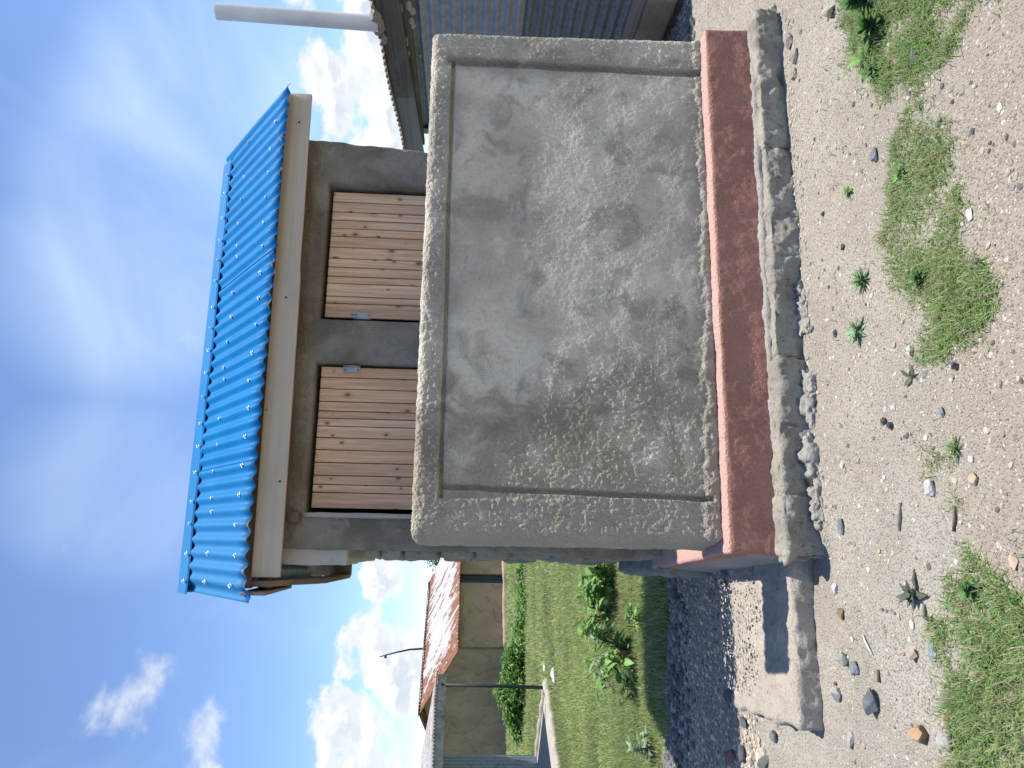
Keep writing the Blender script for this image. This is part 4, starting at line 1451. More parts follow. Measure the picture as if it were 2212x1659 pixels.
# lean-to roof
EV0 = np.array([-2.04, 12.86, 1.80])
us = np.linspace(-0.05, 5, int(5 / 0.076 * 5))
ts = np.linspace(0, 2.6, 8)
U, T = np.meshgrid(us, ts, indexing='ij')
Vv = EV0 + U[..., None] * dv + T[..., None] * ev
Vv[..., 2] += 0.115 * T - 0.012 * U + 0.011 * np.cos(2 * np.pi * U / 0.076) + 0.012 * np.sin(U * 2.3) * (T < 0.3)
i = np.arange(U.size).reshape(U.shape)
q = np.stack([i[:-1, :-1], i[1:, :-1], i[1:, 1:], i[:-1, 1:]], -1).reshape(-1, 4)
Vv = Vv.reshape(-1, 3)
rim = np.concatenate([i[:, 0], i[-1, 1:], i[::-1, -1][1:], i[0, ::-1][1:-1]])
rm = np.stack([rim, np.roll(rim, -1), np.roll(rim, -1) + U.size, rim + U.size], -1)
ob('veranda_roof', np.concatenate([Vv, Vv - np.array([0, 0, 0.006])]), [q, q[:, ::-1] + U.size, rm], MAT['iron_old'], ver)
ob('eaves_beam', *beam(tuple(EV0 + np.array([-0.03, 0, -0.085]) + ev * 0.05), tuple(EV0 + dv * 5 + ev * 0.05 + np.array([-0.03, 0, -0.145])), 0.05, 0.135, (0, 0, 1), 0.006), MAT['palewood'], ver)
hquad('main_roof', [EV0 + ev * 2.6 + np.array([0, 0, 0.27]), EV0 + ev * 2.6 + dv * 5 + np.array([0, 0, 0.27]), EV0 + ev * 5.5 + dv * 4.5 + np.array([0, 0, 1.15]), EV0 + ev * 4.6 + dv * 0.9 + np.array([0, 0, 0.85])], MAT['iron_rust'], ver, 0.02)

# ------------------------------------------------------------------ vegetation
def blades(pts, h, w, cols, lean=0.6, seed=0, zoff=0.0, curl=0.5):
    """curved three-segment grass blades joined into one mesh"""
    r = np.random.default_rng(seed)
    n = len(pts)
    z0 = gz(pts[:, 0], pts[:, 1]) + zoff - 0.003
    a = r.uniform(0, 2 * np.pi, n)
    ln = lean * r.uniform(0.25, 1.35, n)
    dirx, diry = np.cos(a), np.sin(a)
    tw = a + np.pi / 2 + r.normal(0, 0.5, n)
    sx, sy = np.cos(tw), np.sin(tw)
    V = np.zeros((n, 7, 3))
    for j, (t, wf) in enumerate(((0, 1.0), (0.38, 0.95), (0.74, 0.62))):
        ang = ln * (0.35 + curl * t)
        off = h * t * np.sin(np.minimum(ang, 1.5))
        hz = h * t * np.cos(np.minimum(ang, 1.5))
        for s_, k in ((-1, 0), (1, 1)):
            V[:, j * 2 + k, 0] = pts[:, 0] + dirx * off + s_ * sx * w * wf * 0.5
            V[:, j * 2 + k, 1] = pts[:, 1] + diry * off + s_ * sy * w * wf * 0.5
            V[:, j * 2 + k, 2] = z0 + hz
    ang = np.minimum(ln * (0.45 + curl), 1.55)
    V[:, 6, 0] = pts[:, 0] + dirx * h * np.sin(ang)
    V[:, 6, 1] = pts[:, 1] + diry * h * np.sin(ang)
    V[:, 6, 2] = z0 + h * np.cos(ang)
    base = np.arange(n)[:, None] * 7
    Q = np.concatenate([base + np.array([[0, 1, 3, 2]]), base + np.array([[2, 3, 5, 4]])])
    T = base + np.array([[4, 5, 6]])
    C = np.repeat(cols[:, None, :], 7, axis=1).reshape(-1, 3)
    return V.reshape(-1, 3), [Q, T], C


def grass_cols(n, seed, dry=0.2, base=((0.07, 0.14, 0.035), (0.14, 0.23, 0.06))):
    r = np.random.default_rng(seed)
    t = r.uniform(0, 1, (n, 1))
    c_ = np.array(base[0]) * (1 - t) + np.array(base[1]) * t
    d = r.uniform(0, 1, n) < dry
    td = r.uniform(0, 1, (n, 1))
    c_[d] = (np.array([[0.34, 0.31, 0.16]]) * (1 - td) + np.array([[0.55, 0.50, 0.33]]) * td)[d]
    return c_


def in_poly(x, y, poly):
    c_ = np.zeros(len(x), bool)
    n = len(poly)
    for i in range(n):
        x1, y1 = poly[i]
        x2, y2 = poly[(i + 1) % n]
        m = ((y1 > y) != (y2 > y))
        xi = (x2 - x1) * (y - y1) / ((y2 - y1) if y2 != y1 else 1e-9) + x1
        c_ ^= m & (x < xi)
    return c_


# lawn: thousands of short blades, dense near the gravel and thinner with distance
def lawn_points(n, y0, y1, seed):
    r = np.random.default_rng(seed)
    u = r.uniform(0, 1, n)
    y = y0 * (y1 / y0) ** u
    x0, x1 = -0.36 * y - 0.1, -0.02 * y + 0.45
    x = x0 + (x1 - x0) * r.uniform(0, 1, n)
    keep = y > lawn_edge(x) + r.normal(0, 0.12, n)
    keep &= ~((x > -0.12) & (y < 5.5))
    rel = (np.stack([x, y], -1) - VA[:2])
    m = np.array([dv[:2], (VD - VA)[:2]])
    st = rel @ np.linalg.inv(m)
    keep &= ~((st[:, 0] > -0.05) & (st[:, 1] > -0.05) & (st[:, 1] < 3))
    P = np.stack([x, y, 0 * x], -1)
    thin = fbm(P, 0.8, 3, 150) + 0.5 * fbm(P, 3.0, 2, 151)
    keep &= r.uniform(-0.9, 0.5, n) < thin + 0.55
    return np.stack([x, y], -1)[keep]


LG = []
for (n, y0, y1, hs_, ws_, sd) in ((52000, 4.95, 7.2, 0.058, 0.0042, 1), (48000, 7.0, 11.5, 0.062, 0.0062, 2), (36000, 11, 19, 0.075, 0.011, 3), (22000, 18, 32, 0.10, 0.022, 4)):
    pts = lawn_points(n, y0, y1, sd)
    r = np.random.default_rng(sd + 50)
    h = hs_ * r.uniform(0.45, 1.5, len(pts)) * (1 + 0.5 * fbm(np.c_[pts, 0 * pts[:, 0]], 1.6, 2, 160))
    pn = fbm(np.c_[pts, 0 * pts[:, 0]], 1.1, 3, 161)
    cc = grass_cols(len(pts), sd, 0.38, ((0.13, 0.27, 0.045), (0.42, 0.55, 0.15)))
    cc = np.clip(cc * (1 + 0.45 * pn[:, None]) * r.uniform(0.55, 1.5, (len(pts), 1)), 0.01, 0.8)
    V, F, C_ = blades(pts, h, ws_ * r.uniform(0.7, 1.3, len(pts)), cc, 0.95, sd)
    LG.append((V, F, C_))
V, F = join([(a[0], a[1]) for a in LG])
tag(ob('lawn_grass', V, F, MAT['blade'], smooth=False, col=np.concatenate([a[2] for a in LG])), 'rough green lawn between the gravel and the far house', None, None, 'stuff')

# grass patches in the yard: each patch one mass of blades
PATCH = {
    'gR': [(2.12, 2.36), (1.87, 2.34), (1.76, 2.43), (1.57, 2.26), (1.38, 2.01), (1.46, 1.93), (1.47, 1.83), (1.5, 1.75), (1.62, 1.70), (2.1, 1.9)],
    'gM': [(1.36, 2.17), (1.21, 2.22), (1.07, 2.23), (0.93, 2.32), (0.81, 2.25), (0.63, 2.17), (0.59, 2.03), (0.60, 1.89), (0.67, 1.85), (0.79, 1.88), (0.9, 1.87), (0.99, 1.93), (1.05, 2.05), (1.09, 1.92), (1.21, 1.90), (1.33, 2.03)],
    'gL': [(-0.04, 2.10), (-0.03, 1.97), (-0.12, 1.86), (-0.16, 1.72), (-0.75, 1.74), (-0.85, 2.33), (-0.57, 2.26), (-0.53, 2.19), (-0.43, 2.21), (-0.3, 2.23), (-0.18, 2.18), (-0.11, 2.16)],
    'gs': [(0.33, 2.17), (0.33, 2.1), (0.22, 2.06), (0.18, 2.12), (0.26, 2.20)],
}
for key, n, hh_, ww_, lean, dry, lab in (
        ('gR', 17000, 0.038, 0.0030, 1.1, 0.26, 'tangled green grass around broad-leaved weeds at the right edge of the yard'),
        ('gM', 15000, 0.029, 0.0029, 1.2, 0.30, 'long sprawling patch of short grass across the middle of the dirt yard'),
        ('gL', 13500, 0.038, 0.0032, 1.1, 0.30, 'thick grass clump in the left foreground corner of the yard'),
        ('gs', 1500, 0.022, 0.0030, 1.1, 0.45, 'small dry creeping mat of grass on the open dirt')):
    poly = PATCH[key]
    px_ = np.array(poly)
    r = np.random.default_rng(n)
    q = r.uniform(px_.min(0) - 0.09, px_.max(0) + 0.09, (n * 2, 2))
    jit = q + np.stack([fbm(np.c_[q, 0 * q[:, 0]], 9, 3, 170), fbm(np.c_[q, 0 * q[:, 0]], 9, 3, 171)], -1) * 0.15 + r.normal(0, 0.022, q.shape)
    k = in_poly(jit[:, 0], jit[:, 1], poly)
    dens = fbm(np.c_[q, 0 * q[:, 0]], 7, 3, 172)
    k &= r.uniform(-0.55, 0.35, len(q)) < dens + {'gR': 0.26, 'gM': 0.16, 'gL': 0.16, 'gs': 0.2}[key]
    pts = q[k][:n]
    h = hh_ * r.uniform(0.35, 1.5, len(pts)) * np.clip(1 + 0.9 * dens[k][:n], 0.4, 2)
    cc = grass_cols(len(pts), n, dry, ((0.10, 0.23, 0.05), (0.33, 0.47, 0.15)))
    V, F, C_ = blades(pts, h, ww_ * r.uniform(0.6, 1.25, len(pts)), cc, lean, n, 0, 0.7)
    tag(ob('grass_patch', V, F, MAT['blade'], smooth=False, col=C_), lab, None, None, 'stuff')
# stray blades over the dirt
r = np.random.default_rng(77)
q = np.c_[r.uniform(-0.9, 2.6, 1800), r.uniform(1.7, 2.75, 1800)]
dn = fbm(np.c_[q, 0 * q[:, 0]], 3.3, 3, 175)
q = q[dn > 0.22]
V, F, C_ = blades(q, 0.026 * r.uniform(0.4, 1.6, len(q)), np.full(len(q), 0.0026), grass_cols(len(q), 9, 0.45), 1.2, 12, 0, 0.7)
tag(ob('stray_grass', V, F, MAT['blade'], smooth=False, col=C_), 'sparse single grass blades scattered over the dirt', None, None, 'stuff')


def leaf_mesh(name, wid=0.5, fold=0.25, droop=0.35, lobes=0.0, col=(0.09, 0.17, 0.045), mat='leaf', n=9):
    """leaf of unit length along +x"""
    V, C_ = [], []
    for i in range(n):
        t = i / (n - 1)
        w = wid * (math.sin(math.pi * min(1, t ** 0.75)) ** 0.8) * (1 - 0.25 * t)
        if lobes:
            w *= 1 + lobes * math.cos(i * math.pi)
        if i in (0, n - 1):
            w = 0.012
        z_ = -droop * t * t
        for s_ in (-1, 0, 1):
            V.append((t, s_ * w * 0.5, z_ + abs(s_) * fold * w * 0.5 + (0.02 * math.sin(t * 16) * abs(s_))))
            f = 0.86 if s_ else 1.22
            C_.append(tuple(c2 * f for c2 in col))
    F = []
    for i in range(n - 1):
        for k in range(2):
            a = i * 3 + k
            F.append((a, a + 3, a + 4, a + 1))
    return mesh(name, np.array(V), np.array(F), MAT[mat], True, np.array(C_))


LEAF = {
    'broad': leaf_mesh('leaf', 0.62, 0.22, 0.30, 0.0, (0.20, 0.37, 0.085)),
    'deep': leaf_mesh('leaf', 0.56, 0.25, 0.35, 0.05, (0.105, 0.215, 0.055)),
    'long': leaf_mesh('leaf', 0.30, 0.20, 0.45, 0.0, (0.20, 0.36, 0.075)),
    'toothed': leaf_mesh('leaf', 0.46, 0.25, 0.35, 0.16, (0.18, 0.34, 0.08)),
    'grey': leaf_mesh('leaf', 0.36, 0.28, 0.30, 0.22, (0.27, 0.38, 0.22)),
    'dusk': leaf_mesh('leaf', 0.45, 0.20, 0.25, 0.10, (0.115, 0.125, 0.09)),
    'blade': leaf_mesh('leaf', 0.16, 0.25, 0.25, 0.0, (0.13, 0.24, 0.07)),
    'yellow': leaf_mesh('leaf', 0.34, 0.2, 0.4, 0.1, (0.20, 0.24, 0.05)),
}


def put_leaf(kind, parent, loc, az, el, size, roll=0.0):
    inst('leaf', LEAF[kind], parent, loc, (roll, -el, az), (size, size, size))


def shrub(name, label, x, y, h, spread_, nst, nlf, kinds, size, seed, stem='stem', group=None):
    r = random.Random(seed)
    z0 = gz1(x, y)
    t = thing(name, label, 'plant', (x, y, z0), group)
    tubes = []
    for s_ in range(nst):
        a = r.uniform(0, 2 * math.pi)
        sp = spread_ * r.uniform(0.35, 1.0)
        hh_ = h * r.uniform(0.55, 1.05)
        pth = []
        for k in range(6):
            q = k / 5
            pth.append((x + math.cos(a) * sp * q ** 1.3 + r.uniform(-.012, .012), y + math.sin(a) * sp * q ** 1.3 + r.uniform(-.012, .012), z0 - 0.01 + hh_ * q ** 0.85))
        tubes.append(tube(pth, [0.0065 * (1 - 0.75 * k / 5) for k in range(6)], 5))
        per = max(1, nlf // nst)
        for k in range(per):
            q = r.uniform(0.2, 1.0)
            f = q * 5
            i0 = min(4, int(f))
            p = Vector(pth[i0]).lerp(Vector(pth[i0 + 1]), f - i0)
            put_leaf(r.choice(kinds), t, tuple(p), a + r.uniform(-1.9, 1.9), r.uniform(-0.35, 0.75), size * r.uniform(0.55, 1.25), r.uniform(-.5, .5))
    ob('stem', *join(tubes), MAT[stem], t)
    return t


shrub('leafy_weed', 'dense leafy green weed bush on the lawn against the latrine side', -0.30, 7.10, 0.40, 0.40, 22, 300, ['broad', 'toothed', 'broad', 'yellow'], 0.115, 1, 'darkstem')
shrub('leafy_weed', 'straggling arm of weed with drooping leaves left of the dense bush', -0.62, 7.25, 0.36, 0.30, 10, 100, ['long', 'toothed', 'yellow'], 0.12, 2, 'darkstem')
shrub('leafy_weed', 'open weed bush with pale leaves beside the shadow edge on the lawn', -0.80, 6.15, 0.44, 0.34, 15, 165, ['toothed', 'broad', 'grey', 'long'], 0.12, 3, 'darkstem')
shrub('leafy_weed', 'low weed with rounded leaves left of the open weed bush', -1.05, 5.95, 0.18, 0.2, 8, 40, ['broad', 'toothed'], 0.085, 4)
shrub('leafy_weed', 'small yellowish weed sprig on the lawn beyond the open bush', -0.78, 7.05, 0.22, 0.13, 5, 18, ['yellow', 'long'], 0.075, 5)
shrub('leafy_weed', 'dark-stemmed weed with narrow leaves in the shade by the gravel', -0.55, 5.75, 0.20, 0.18, 6, 24, ['long', 'broad'], 0.075, 6, 'darkstem')
t = shrub('silvery_weed', 'pale silvery weed with starry leaves at the corner of the gravel', -1.34, 5.42, 0.20, 0.10, 4, 8, ['grey'], 0.08, 7)
for k in range(16):
    put_leaf('grey', t, (-1.34 + 0.0, 5.42, 0.05 + gz1(-1.34, 5.42) + 0.10 * (k % 3) / 2), k * 2.4, 0.35 + 0.2 * (k % 3), 0.15 - 0.03 * (k % 3), 0.2)

# yard weeds
def rosette(name, label, x, y, kind, n, size, el0=0.2, seed=0, lift=0.012, extra=None):
    r = random.Random(seed)
    z0 = gz1(x, y)
    t = thing(name, label, 'plant', (x, y, z0))
    for k in range(n):
        q = k / n
        put_leaf(kind if not extra or k % 3 else extra, t, (x + r.uniform(-.006, .006), y + r.uniform(-.006, .006), z0 + lift * q), k * 2.4 + r.uniform(-.3, .3), el0 + 0.7 * q + r.uniform(-.1, .15), size * (1 - 0.35 * q) * r.uniform(0.75, 1.2), r.uniform(-.3, .3))
    ob('stem', *tube([(x, y, z0 - 0.01), (x, y, z0 + lift)], [0.004, 0.003], 6), MAT['stem'], t)
    return t


rosette('small_weed', 'tiny bright green weed alone on the dirt in front of the footing', 1.325, 2.503, 'toothed', 14, 0.030, 0.35, 11)
rosette('small_weed', 'narrow-leaved green weed tuft on the dirt, nearer the long grass', 0.955, 2.449, 'blade', 46, 0.058, 0.15, 12, 0.02)
rosette('small_weed', 'pale lobed weed rosette on the dirt beside the narrow-leaved tuft', 0.782, 2.512, 'grey', 22, 0.075, 0.1, 13, 0.015, 'blade')
rosette('small_weed', 'spiky pale green rosette beside the dry creeping mat', 0.295, 2.045, 'blade', 26, 0.042, 0.25, 14)
rosette('small_weed', 'dark purplish seedling with dull leaves on the left dirt', -0.13, 2.308, 'dusk', 10, 0.066, 0.25, 15, 0.02)
rosette('small_weed', 'dull green lone leaf pair at the near end of the grass strip', 0.543, 2.221, 'dusk', 4, 0.05, 0.2, 16)
rosette('small_weed', 'small weed clinging to the left grass clump by the bare dirt', -0.10, 2.03, 'deep', 16, 0.045, 0.3, 17, 0.03)
rosette('small_weed', 'clover-like weed spreading inside the middle grass patch', 0.835, 2.105, 'deep', 30, 0.042, 0.25, 18, 0.03)
rosette('small_weed', 'leafy sprout in the upper end of the middle grass patch', 1.22, 2.16, 'toothed', 14, 0.045, 0.3, 19, 0.02)
rosette('small_weed', 'three-leaved weed at the left fringe of the right grass patch', 1.74, 2.30, 'toothed', 7, 0.085, 0.4, 20, 0.02)
rosette('broad_weed', 'big weed with broad ribbed leaves amid the right grass patch', 1.80, 2.20, 'deep', 24, 0.080, 0.3, 21, 0.06)
rosette('broad_weed', 'second broad-leaved weed at the very right edge of the yard', 1.93, 2.23, 'deep', 32, 0.075, 0.45, 22, 0.09)
rosette('broad_weed', 'low ribbed-leaf weed nearest the shed side of the right grass', 1.66, 2.245, 'deep', 12, 0.062, 0.25, 23, 0.03)


# hedge of weeds before the far house
def leaf_cloud(name, label, centres, n, size, seed, cols=((0.085, 0.20, 0.035), (0.20, 0.34, 0.075))):
    r = np.random.default_rng(seed)
    cs = np.array(centres)
    pick = r.integers(0, len(cs), n)
    g = r.normal(0, 1, (n, 3))
    g /= np.maximum(np.linalg.norm(g, axis=1, keepdims=True), 1)
    p = cs[pick, :3] + g * cs[pick, 3:6]
    p[:, 2] = np.maximum(p[:, 2], gz(p[:, 0], p[:, 1]) + 0.02)
    a = r.uniform(0, 2 * np.pi, n)
    e = r.uniform(-0.7, 0.7, n)
    s_ = size * r.uniform(0.5, 1.4, n)
    d = np.stack([np.cos(a) * np.cos(e), np.sin(a) * np.cos(e), np.sin(e)], -1)
    w = np.stack([-np.sin(a), np.cos(a), r.uniform(-.5, .5, n)], -1)
    V = np.stack([p, p + d * 0.45 * s_[:, None] + w * 0.24 * s_[:, None], p + d * s_[:, None] - np.array([0, 0, 1]) * 0.25 * s_[:, None], p + d * 0.45 * s_[:, None] - w * 0.24 * s_[:, None]], 1)
    F = np.arange(n)[:, None] * 4 + np.array([[0, 1, 2, 3]])
    t = r.uniform(0, 1, (n, 1))
    c_ = np.array(cols[0]) * (1 - t) + np.array(cols[1]) * t
    return tag(ob(name, V.reshape(-1, 3), F, MAT['leafmass'], smooth=False, col=np.repeat(c_[:, None], 4, 1).reshape(-1, 3)), label, None, None, 'stuff')


hc = []
r = random.Random(5)
for k in range(26):
    f = k / 25
    x = -0.75 - 2.6 * f + r.uniform(-.15, .15)
    y = 18.8 - 0.8 * f + r.uniform(-.5, .5)
    hgt = 0.16 + 0.36 * sstep(0.35, 0.75, f) + r.uniform(-.04, .06)
    hc.append((x, y, gz1(x, y) + hgt * 0.45, 0.22, 0.35, hgt * 0.62))
leaf_cloud('weed_hedge', 'bright green row of tall weeds along the foot of the far house', hc, 5200, 0.115, 31)
hc2 = []
for k in range(14):
    f = k / 13
    x = -3.3 - 1.05 * f + r.uniform(-.1, .1)
    y = 18.4 + 0.4 * f + r.uniform(-.3, .3)
    hgt = 0.62 - 0.35 * f + r.uniform(-.05, .08)
    hc2.append((x, y, gz1(x, y) + hgt * 0.5, 0.17, 0.3, hgt * 0.6))
leaf_cloud('weed_hedge', 'taller leafy weeds behind the veranda post before the cracked gable', hc2, 3000, 0.125, 32)

# tree beyond the far house
tx, ty = -0.2, 44.0
tree = thing('far_tree', 'dark green tree showing above the roof beyond the far house', 'tree', (tx, ty, -0.5))
ob('trunk', *tube([(tx, ty, -1.0), (tx + .05, ty, 0.9), (tx - .1, ty, 2.2), (tx - .5, ty, 3.2)], [0.2, 0.17, 0.12, 0.06], 8), MAT['darkstem'], tree)
cc_ = [(tx + r.uniform(-1.5, 1.5), ty + r.uniform(-1, 1), 2.6 + r.uniform(-.9, .9), 0.55, 0.55, 0.4) for k in range(20)]
o = leaf_cloud('crown', None, cc_, 2600, 0.22, 33, ((0.03, 0.07, 0.02), (0.07, 0.13, 0.035)))
o.parent = tree
o.location = -LOC[tree]

# ------------------------------------------------------------------ loose stones
ROCKS = {}
for k in range(8):
    ROCKS[k] = rock(500 + k, 3, 0.55 if k < 6 else 0.3, 0.05 if k < 6 else 0.10)
PALE, GREY, BLUE, DARK, TAN, BROWN, WHITE, RED = (0.45, 0.40, 0.32), (0.31, 0.305, 0.30), (0.165, 0.18, 0.198), (0.085, 0.088, 0.095), (0.42, 0.32, 0.22), (0.21, 0.14, 0.095), (0.50, 0.485, 0.455), (0.42, 0.16, 0.10)
STONES = [
    (2.10, 2.49, .060, .058, .8, PALE, 'rounded pale beige stone left of the right grass patch'),
    (1.99, 2.43, .030, .029, .7, DARK, 'small black pebble next to the rounded beige stone'),
    (1.37, 2.31, .058, .034, .6, BLUE, 'slate-blue upright stone at the top of the middle grass'),
    (1.33, 2.70, .029, .025, .7, DARK, 'tiny dark pebble halfway along the footing'),
    (1.13, 2.57, .034, .028, .6, DARK, 'dark angular chip in front of the footing centre'),
    (0.98, 2.65, .026, .020, .6, (0.48, 0.30, 0.17), 'small orange pebble near the narrow-leaved weed'),
    (0.94, 1.87, .044, .030, .35, WHITE, 'white flat flake on the bare dirt near the bottom'),
    (0.63, 2.21, .036, .030, .7, WHITE, 'white lump at the left end of the middle grass'),
    (0.53, 2.01, .030, .028, .8, DARK, 'round black stone left of the middle grass'),
    (0.90, 2.19, .040, .026, .4, (0.56, 0.45, 0.29), 'tan flat stone lying inside the middle grass'),
    (0.89, 2.86, .034, .036, .35, BLUE, 'blue-grey flat chip close to the footing'),
    (0.82, 2.68, .038, .024, .7, DARK, 'dark oval stone near the pale lobed weed'),
    (0.79, 1.86, .026, .024, .8, DARK, 'small dark stone beyond the middle grass, nearest the viewer'),
    (1.56, 2.02, .060, .030, .9, BLUE, 'slate shard standing upright in the right grass'),
    (0.09, 2.73, .068, .036, .45, BLUE, 'long slate chip before the left end of the footing'),
    (0.19, 2.18, .054, .034, .8, WHITE, 'white angular stone below the dry creeping mat'),
    (0.41, 2.09, .040, .022, .5, BLUE, 'narrow blue-grey stone right of the dry creeping mat'),
    (0.43, 2.39, .032, .034, .8, BROWN, 'brown pebble with a dark one behind on open dirt'),
    (0.41, 2.36, .028, .028, .8, DARK, 'dark pebble touching the brown one on open dirt'),
    (0.20, 1.98, .044, .036, .6, TAN, 'tan stone on the smooth dirt near the spiky rosette'),
    (-0.23, 2.79, .048, .038, .7, BROWN, 'crumbly brown lump in front of the shaded strip'),
    (0.31, 2.69, .040, .024, .6, WHITE, 'white chip on the gravelly dirt before the footing'),
    (-0.39, 2.79, .056, .044, .85, (0.27, 0.27, 0.24), 'rough round grey-green stone before the paved strip'),
    (-0.41, 2.72, .058, .058, .35, BLUE, 'flat square slate beside the rough round stone'),
    (-0.50, 2.60, .092, .058, .8, (0.13, 0.14, 0.15), 'biggest dark angular stone on the left dirt'),
    (-0.53, 2.92, .066, .046, .8, (0.20, 0.205, 0.21), 'two-toned dark stone at the left end of the paved strip'),
    (-0.67, 2.81, .064, .052, .4, GREY, 'flat grey stone half sunk at the left edge'),
    (-0.54, 2.34, .066, .058, .95, (0.27, 0.17, 0.095), 'rough rusty brown stone on smooth dirt at left'),
    (-0.53, 2.22, .068, .062, .7, (0.36, 0.345, 0.33), 'pale grey stone against the left grass clump'),
    (-0.48, 2.21, .050, .042, .7, (0.43, 0.32, 0.25), 'pinkish brown stone beside the pale grey stone'),
    (-0.29, 2.25, .074, .044, .18, (0.235, 0.26, 0.285), 'flat blue slate slab at the tip of the left grass'),
    (-0.22, 2.34, .042, .022, .4, WHITE, 'narrow white chip near the purplish seedling'),
    (-0.31, 2.34, .042, .034, .8, (0.50, 0.37, 0.29), 'pink-beige stone right of the blue slate slab'),
    (-0.50, 2.94, .024, .020, .8, RED, 'tiny brick-red bit near the end of the paved strip'),
    (-0.14, 2.85, .042, .032, .7, WHITE, 'broken white bits close to the strip shadow'),
    (-0.02, 1.86, .050, .032, .5, (0.55, 0.37, 0.27), 'orange-pink stone at the bottom edge of the dirt'),
    (-0.93, 3.56, .098, .088, .7, (0.47, 0.41, 0.32), 'large smooth beige stone at the far left gravel'),
    (-1.00, 3.88, .080, .064, .85, (0.17, 0.12, 0.095), 'round chocolate brown stone in the shaded gravel'),
    (-0.96, 3.76, .092, .056, .6, DARK, 'long black oval stone beside the chocolate brown one'),
    (-0.81, 3.47, .062, .048, .6, (0.17, 0.175, 0.19), 'slate chip just off the corner of the paved strip'),
    (3.34, 4.13, .060, .042, .8, (0.11, 0.115, 0.11), 'dark stone by the shed shadow behind the right end'),
    (3.60, 4.42, .055, .030, .6, (0.42, 0.38, 0.31), 'pale chip leaning against the shed base'),
    (-0.13, 3.86, .085, .058, .6, (0.18, 0.185, 0.20), 'grey block at the foot of the floor slab side'),
    (-0.72, 3.86, .075, .066, .8, (0.10, 0.105, 0.12), 'dark hollow-faced stone at the back of the paved strip'),
    (-0.80, 3.72, .070, .055, .7, (0.13, 0.13, 0.14), 'dark stone in shade left of the paved strip'),
]
for k, (x, y, wx_, wy_, fl, colr, lab) in enumerate(STONES):
    r = np.random.default_rng(600 + k)
    V, F = ROCKS[k % 8]
    ang = r.uniform(0, 6.28)
    c_, s_ = math.cos(ang), math.sin(ang)
    V = V @ np.array([[c_, s_, 0], [-s_, c_, 0], [0, 0, 1.0]])
    V = V / np.abs(V).max(0)
    hz = 0.5 * min(wx_, wy_) * fl
    ln_ = 0.98 if wx_ > 0.035 else 0.85
    V = V * np.array([wx_ * 0.5 * ln_, max(wy_, wx_ * 0.55) * 0.5 * ln_, hz * 1.15])
    zt_ = 0.060 if (-0.68 < x < 0.0 and 3.0 < y < 3.84) else gz1(x, y)
    var = 1 + 0.35 * fbm(V * 1.0, 40, 3, 610 + k)
    col_ = np.array(colr)[None] * var[:, None]
    if k in (25,):
        col_[V[:, 0] > 0] = np.array((0.38, 0.37, 0.35))
    if k == 27:
        col_[V[:, 2] > hz * 0.1] = np.array((0.44, 0.29, 0.17))
    o = ob('stone', V, F, MAT['stone'], None, False, np.clip(col_, 0.02, 0.9), loc=(x, y, zt_ + hz * 0.72))
    tag(o, lab, 'stone', 'loose stones lying about the yard')

# spilled mortar lumps along the footing
for k, (x, y, a, b_, h_, lab) in enumerate([
        (0.62, 2.925, .13, .075, .035, 'long ridge of spilled grey mortar along the footing'),
        (0.36, 2.94, .10, .07, .045, 'crusty heap of spilled mortar near the left end of the footing'),
        (0.20, 2.905, .09, .05, .03, 'low crust of spilled mortar just in front of the footing corner'),
        (0.66, 2.875, .05, .022, .03, 'finger-shaped mortar lump lying before the footing'),
        (0.985, 2.93, .10, .06, .018, 'thin spread of set mortar below the footing middle'),
        (1.105, 2.938, .028, .024, .026, 'small round mortar blob stuck to the footing')]):
    V, F = ico(4)
    dirn = V.copy()
    V = V * np.array([a * 1.1, b_ * 0.8, h_ * 0.85])
    W = V + np.array([x, y, 0])
    V = V * (1 + 0.45 * fbm(W, 16, 3, 700 + k)[:, None]) + dirn * (fbm(W, 30, 3, 720 + k)[:, None] * 0.030 + fbm(W, 80, 2, 740 + k)[:, None] * 0.012)
    V[:, 2] = np.maximum(V[:, 2], -0.02)
    o = ob('mortar_lump', V, F, MAT['mortar'], None, True, loc=(x, y, gz1(x, y) + h_ * 0.12))
    tag(o, lab, 'mortar', 'spilled mortar along the footing')
# stone rubble at the right end of the footing
for k, (x, y, a, lab) in enumerate([(2.25, 2.86, .05, 'largest rubble lump below the right end of the red plinth'), (2.14, 2.82, .035, 'middle rubble lump at the right end of the footing'), (2.06, 2.84, .028, 'grey rubble bit left of the larger lumps by the footing'), (2.52, 3.0, .045, 'pale rubble against the end of the red plinth')]):
    V, F = ROCKS[5 + k % 3]
    V = V * np.array([a, a * 0.8, a * 0.55])
    o = ob('rubble', V, F, MAT['footing'], None, False, loc=(x, y, gz1(x, y) + a * 0.2))
    tag(o, lab, 'rubble', 'rubble at the right end of the footing')

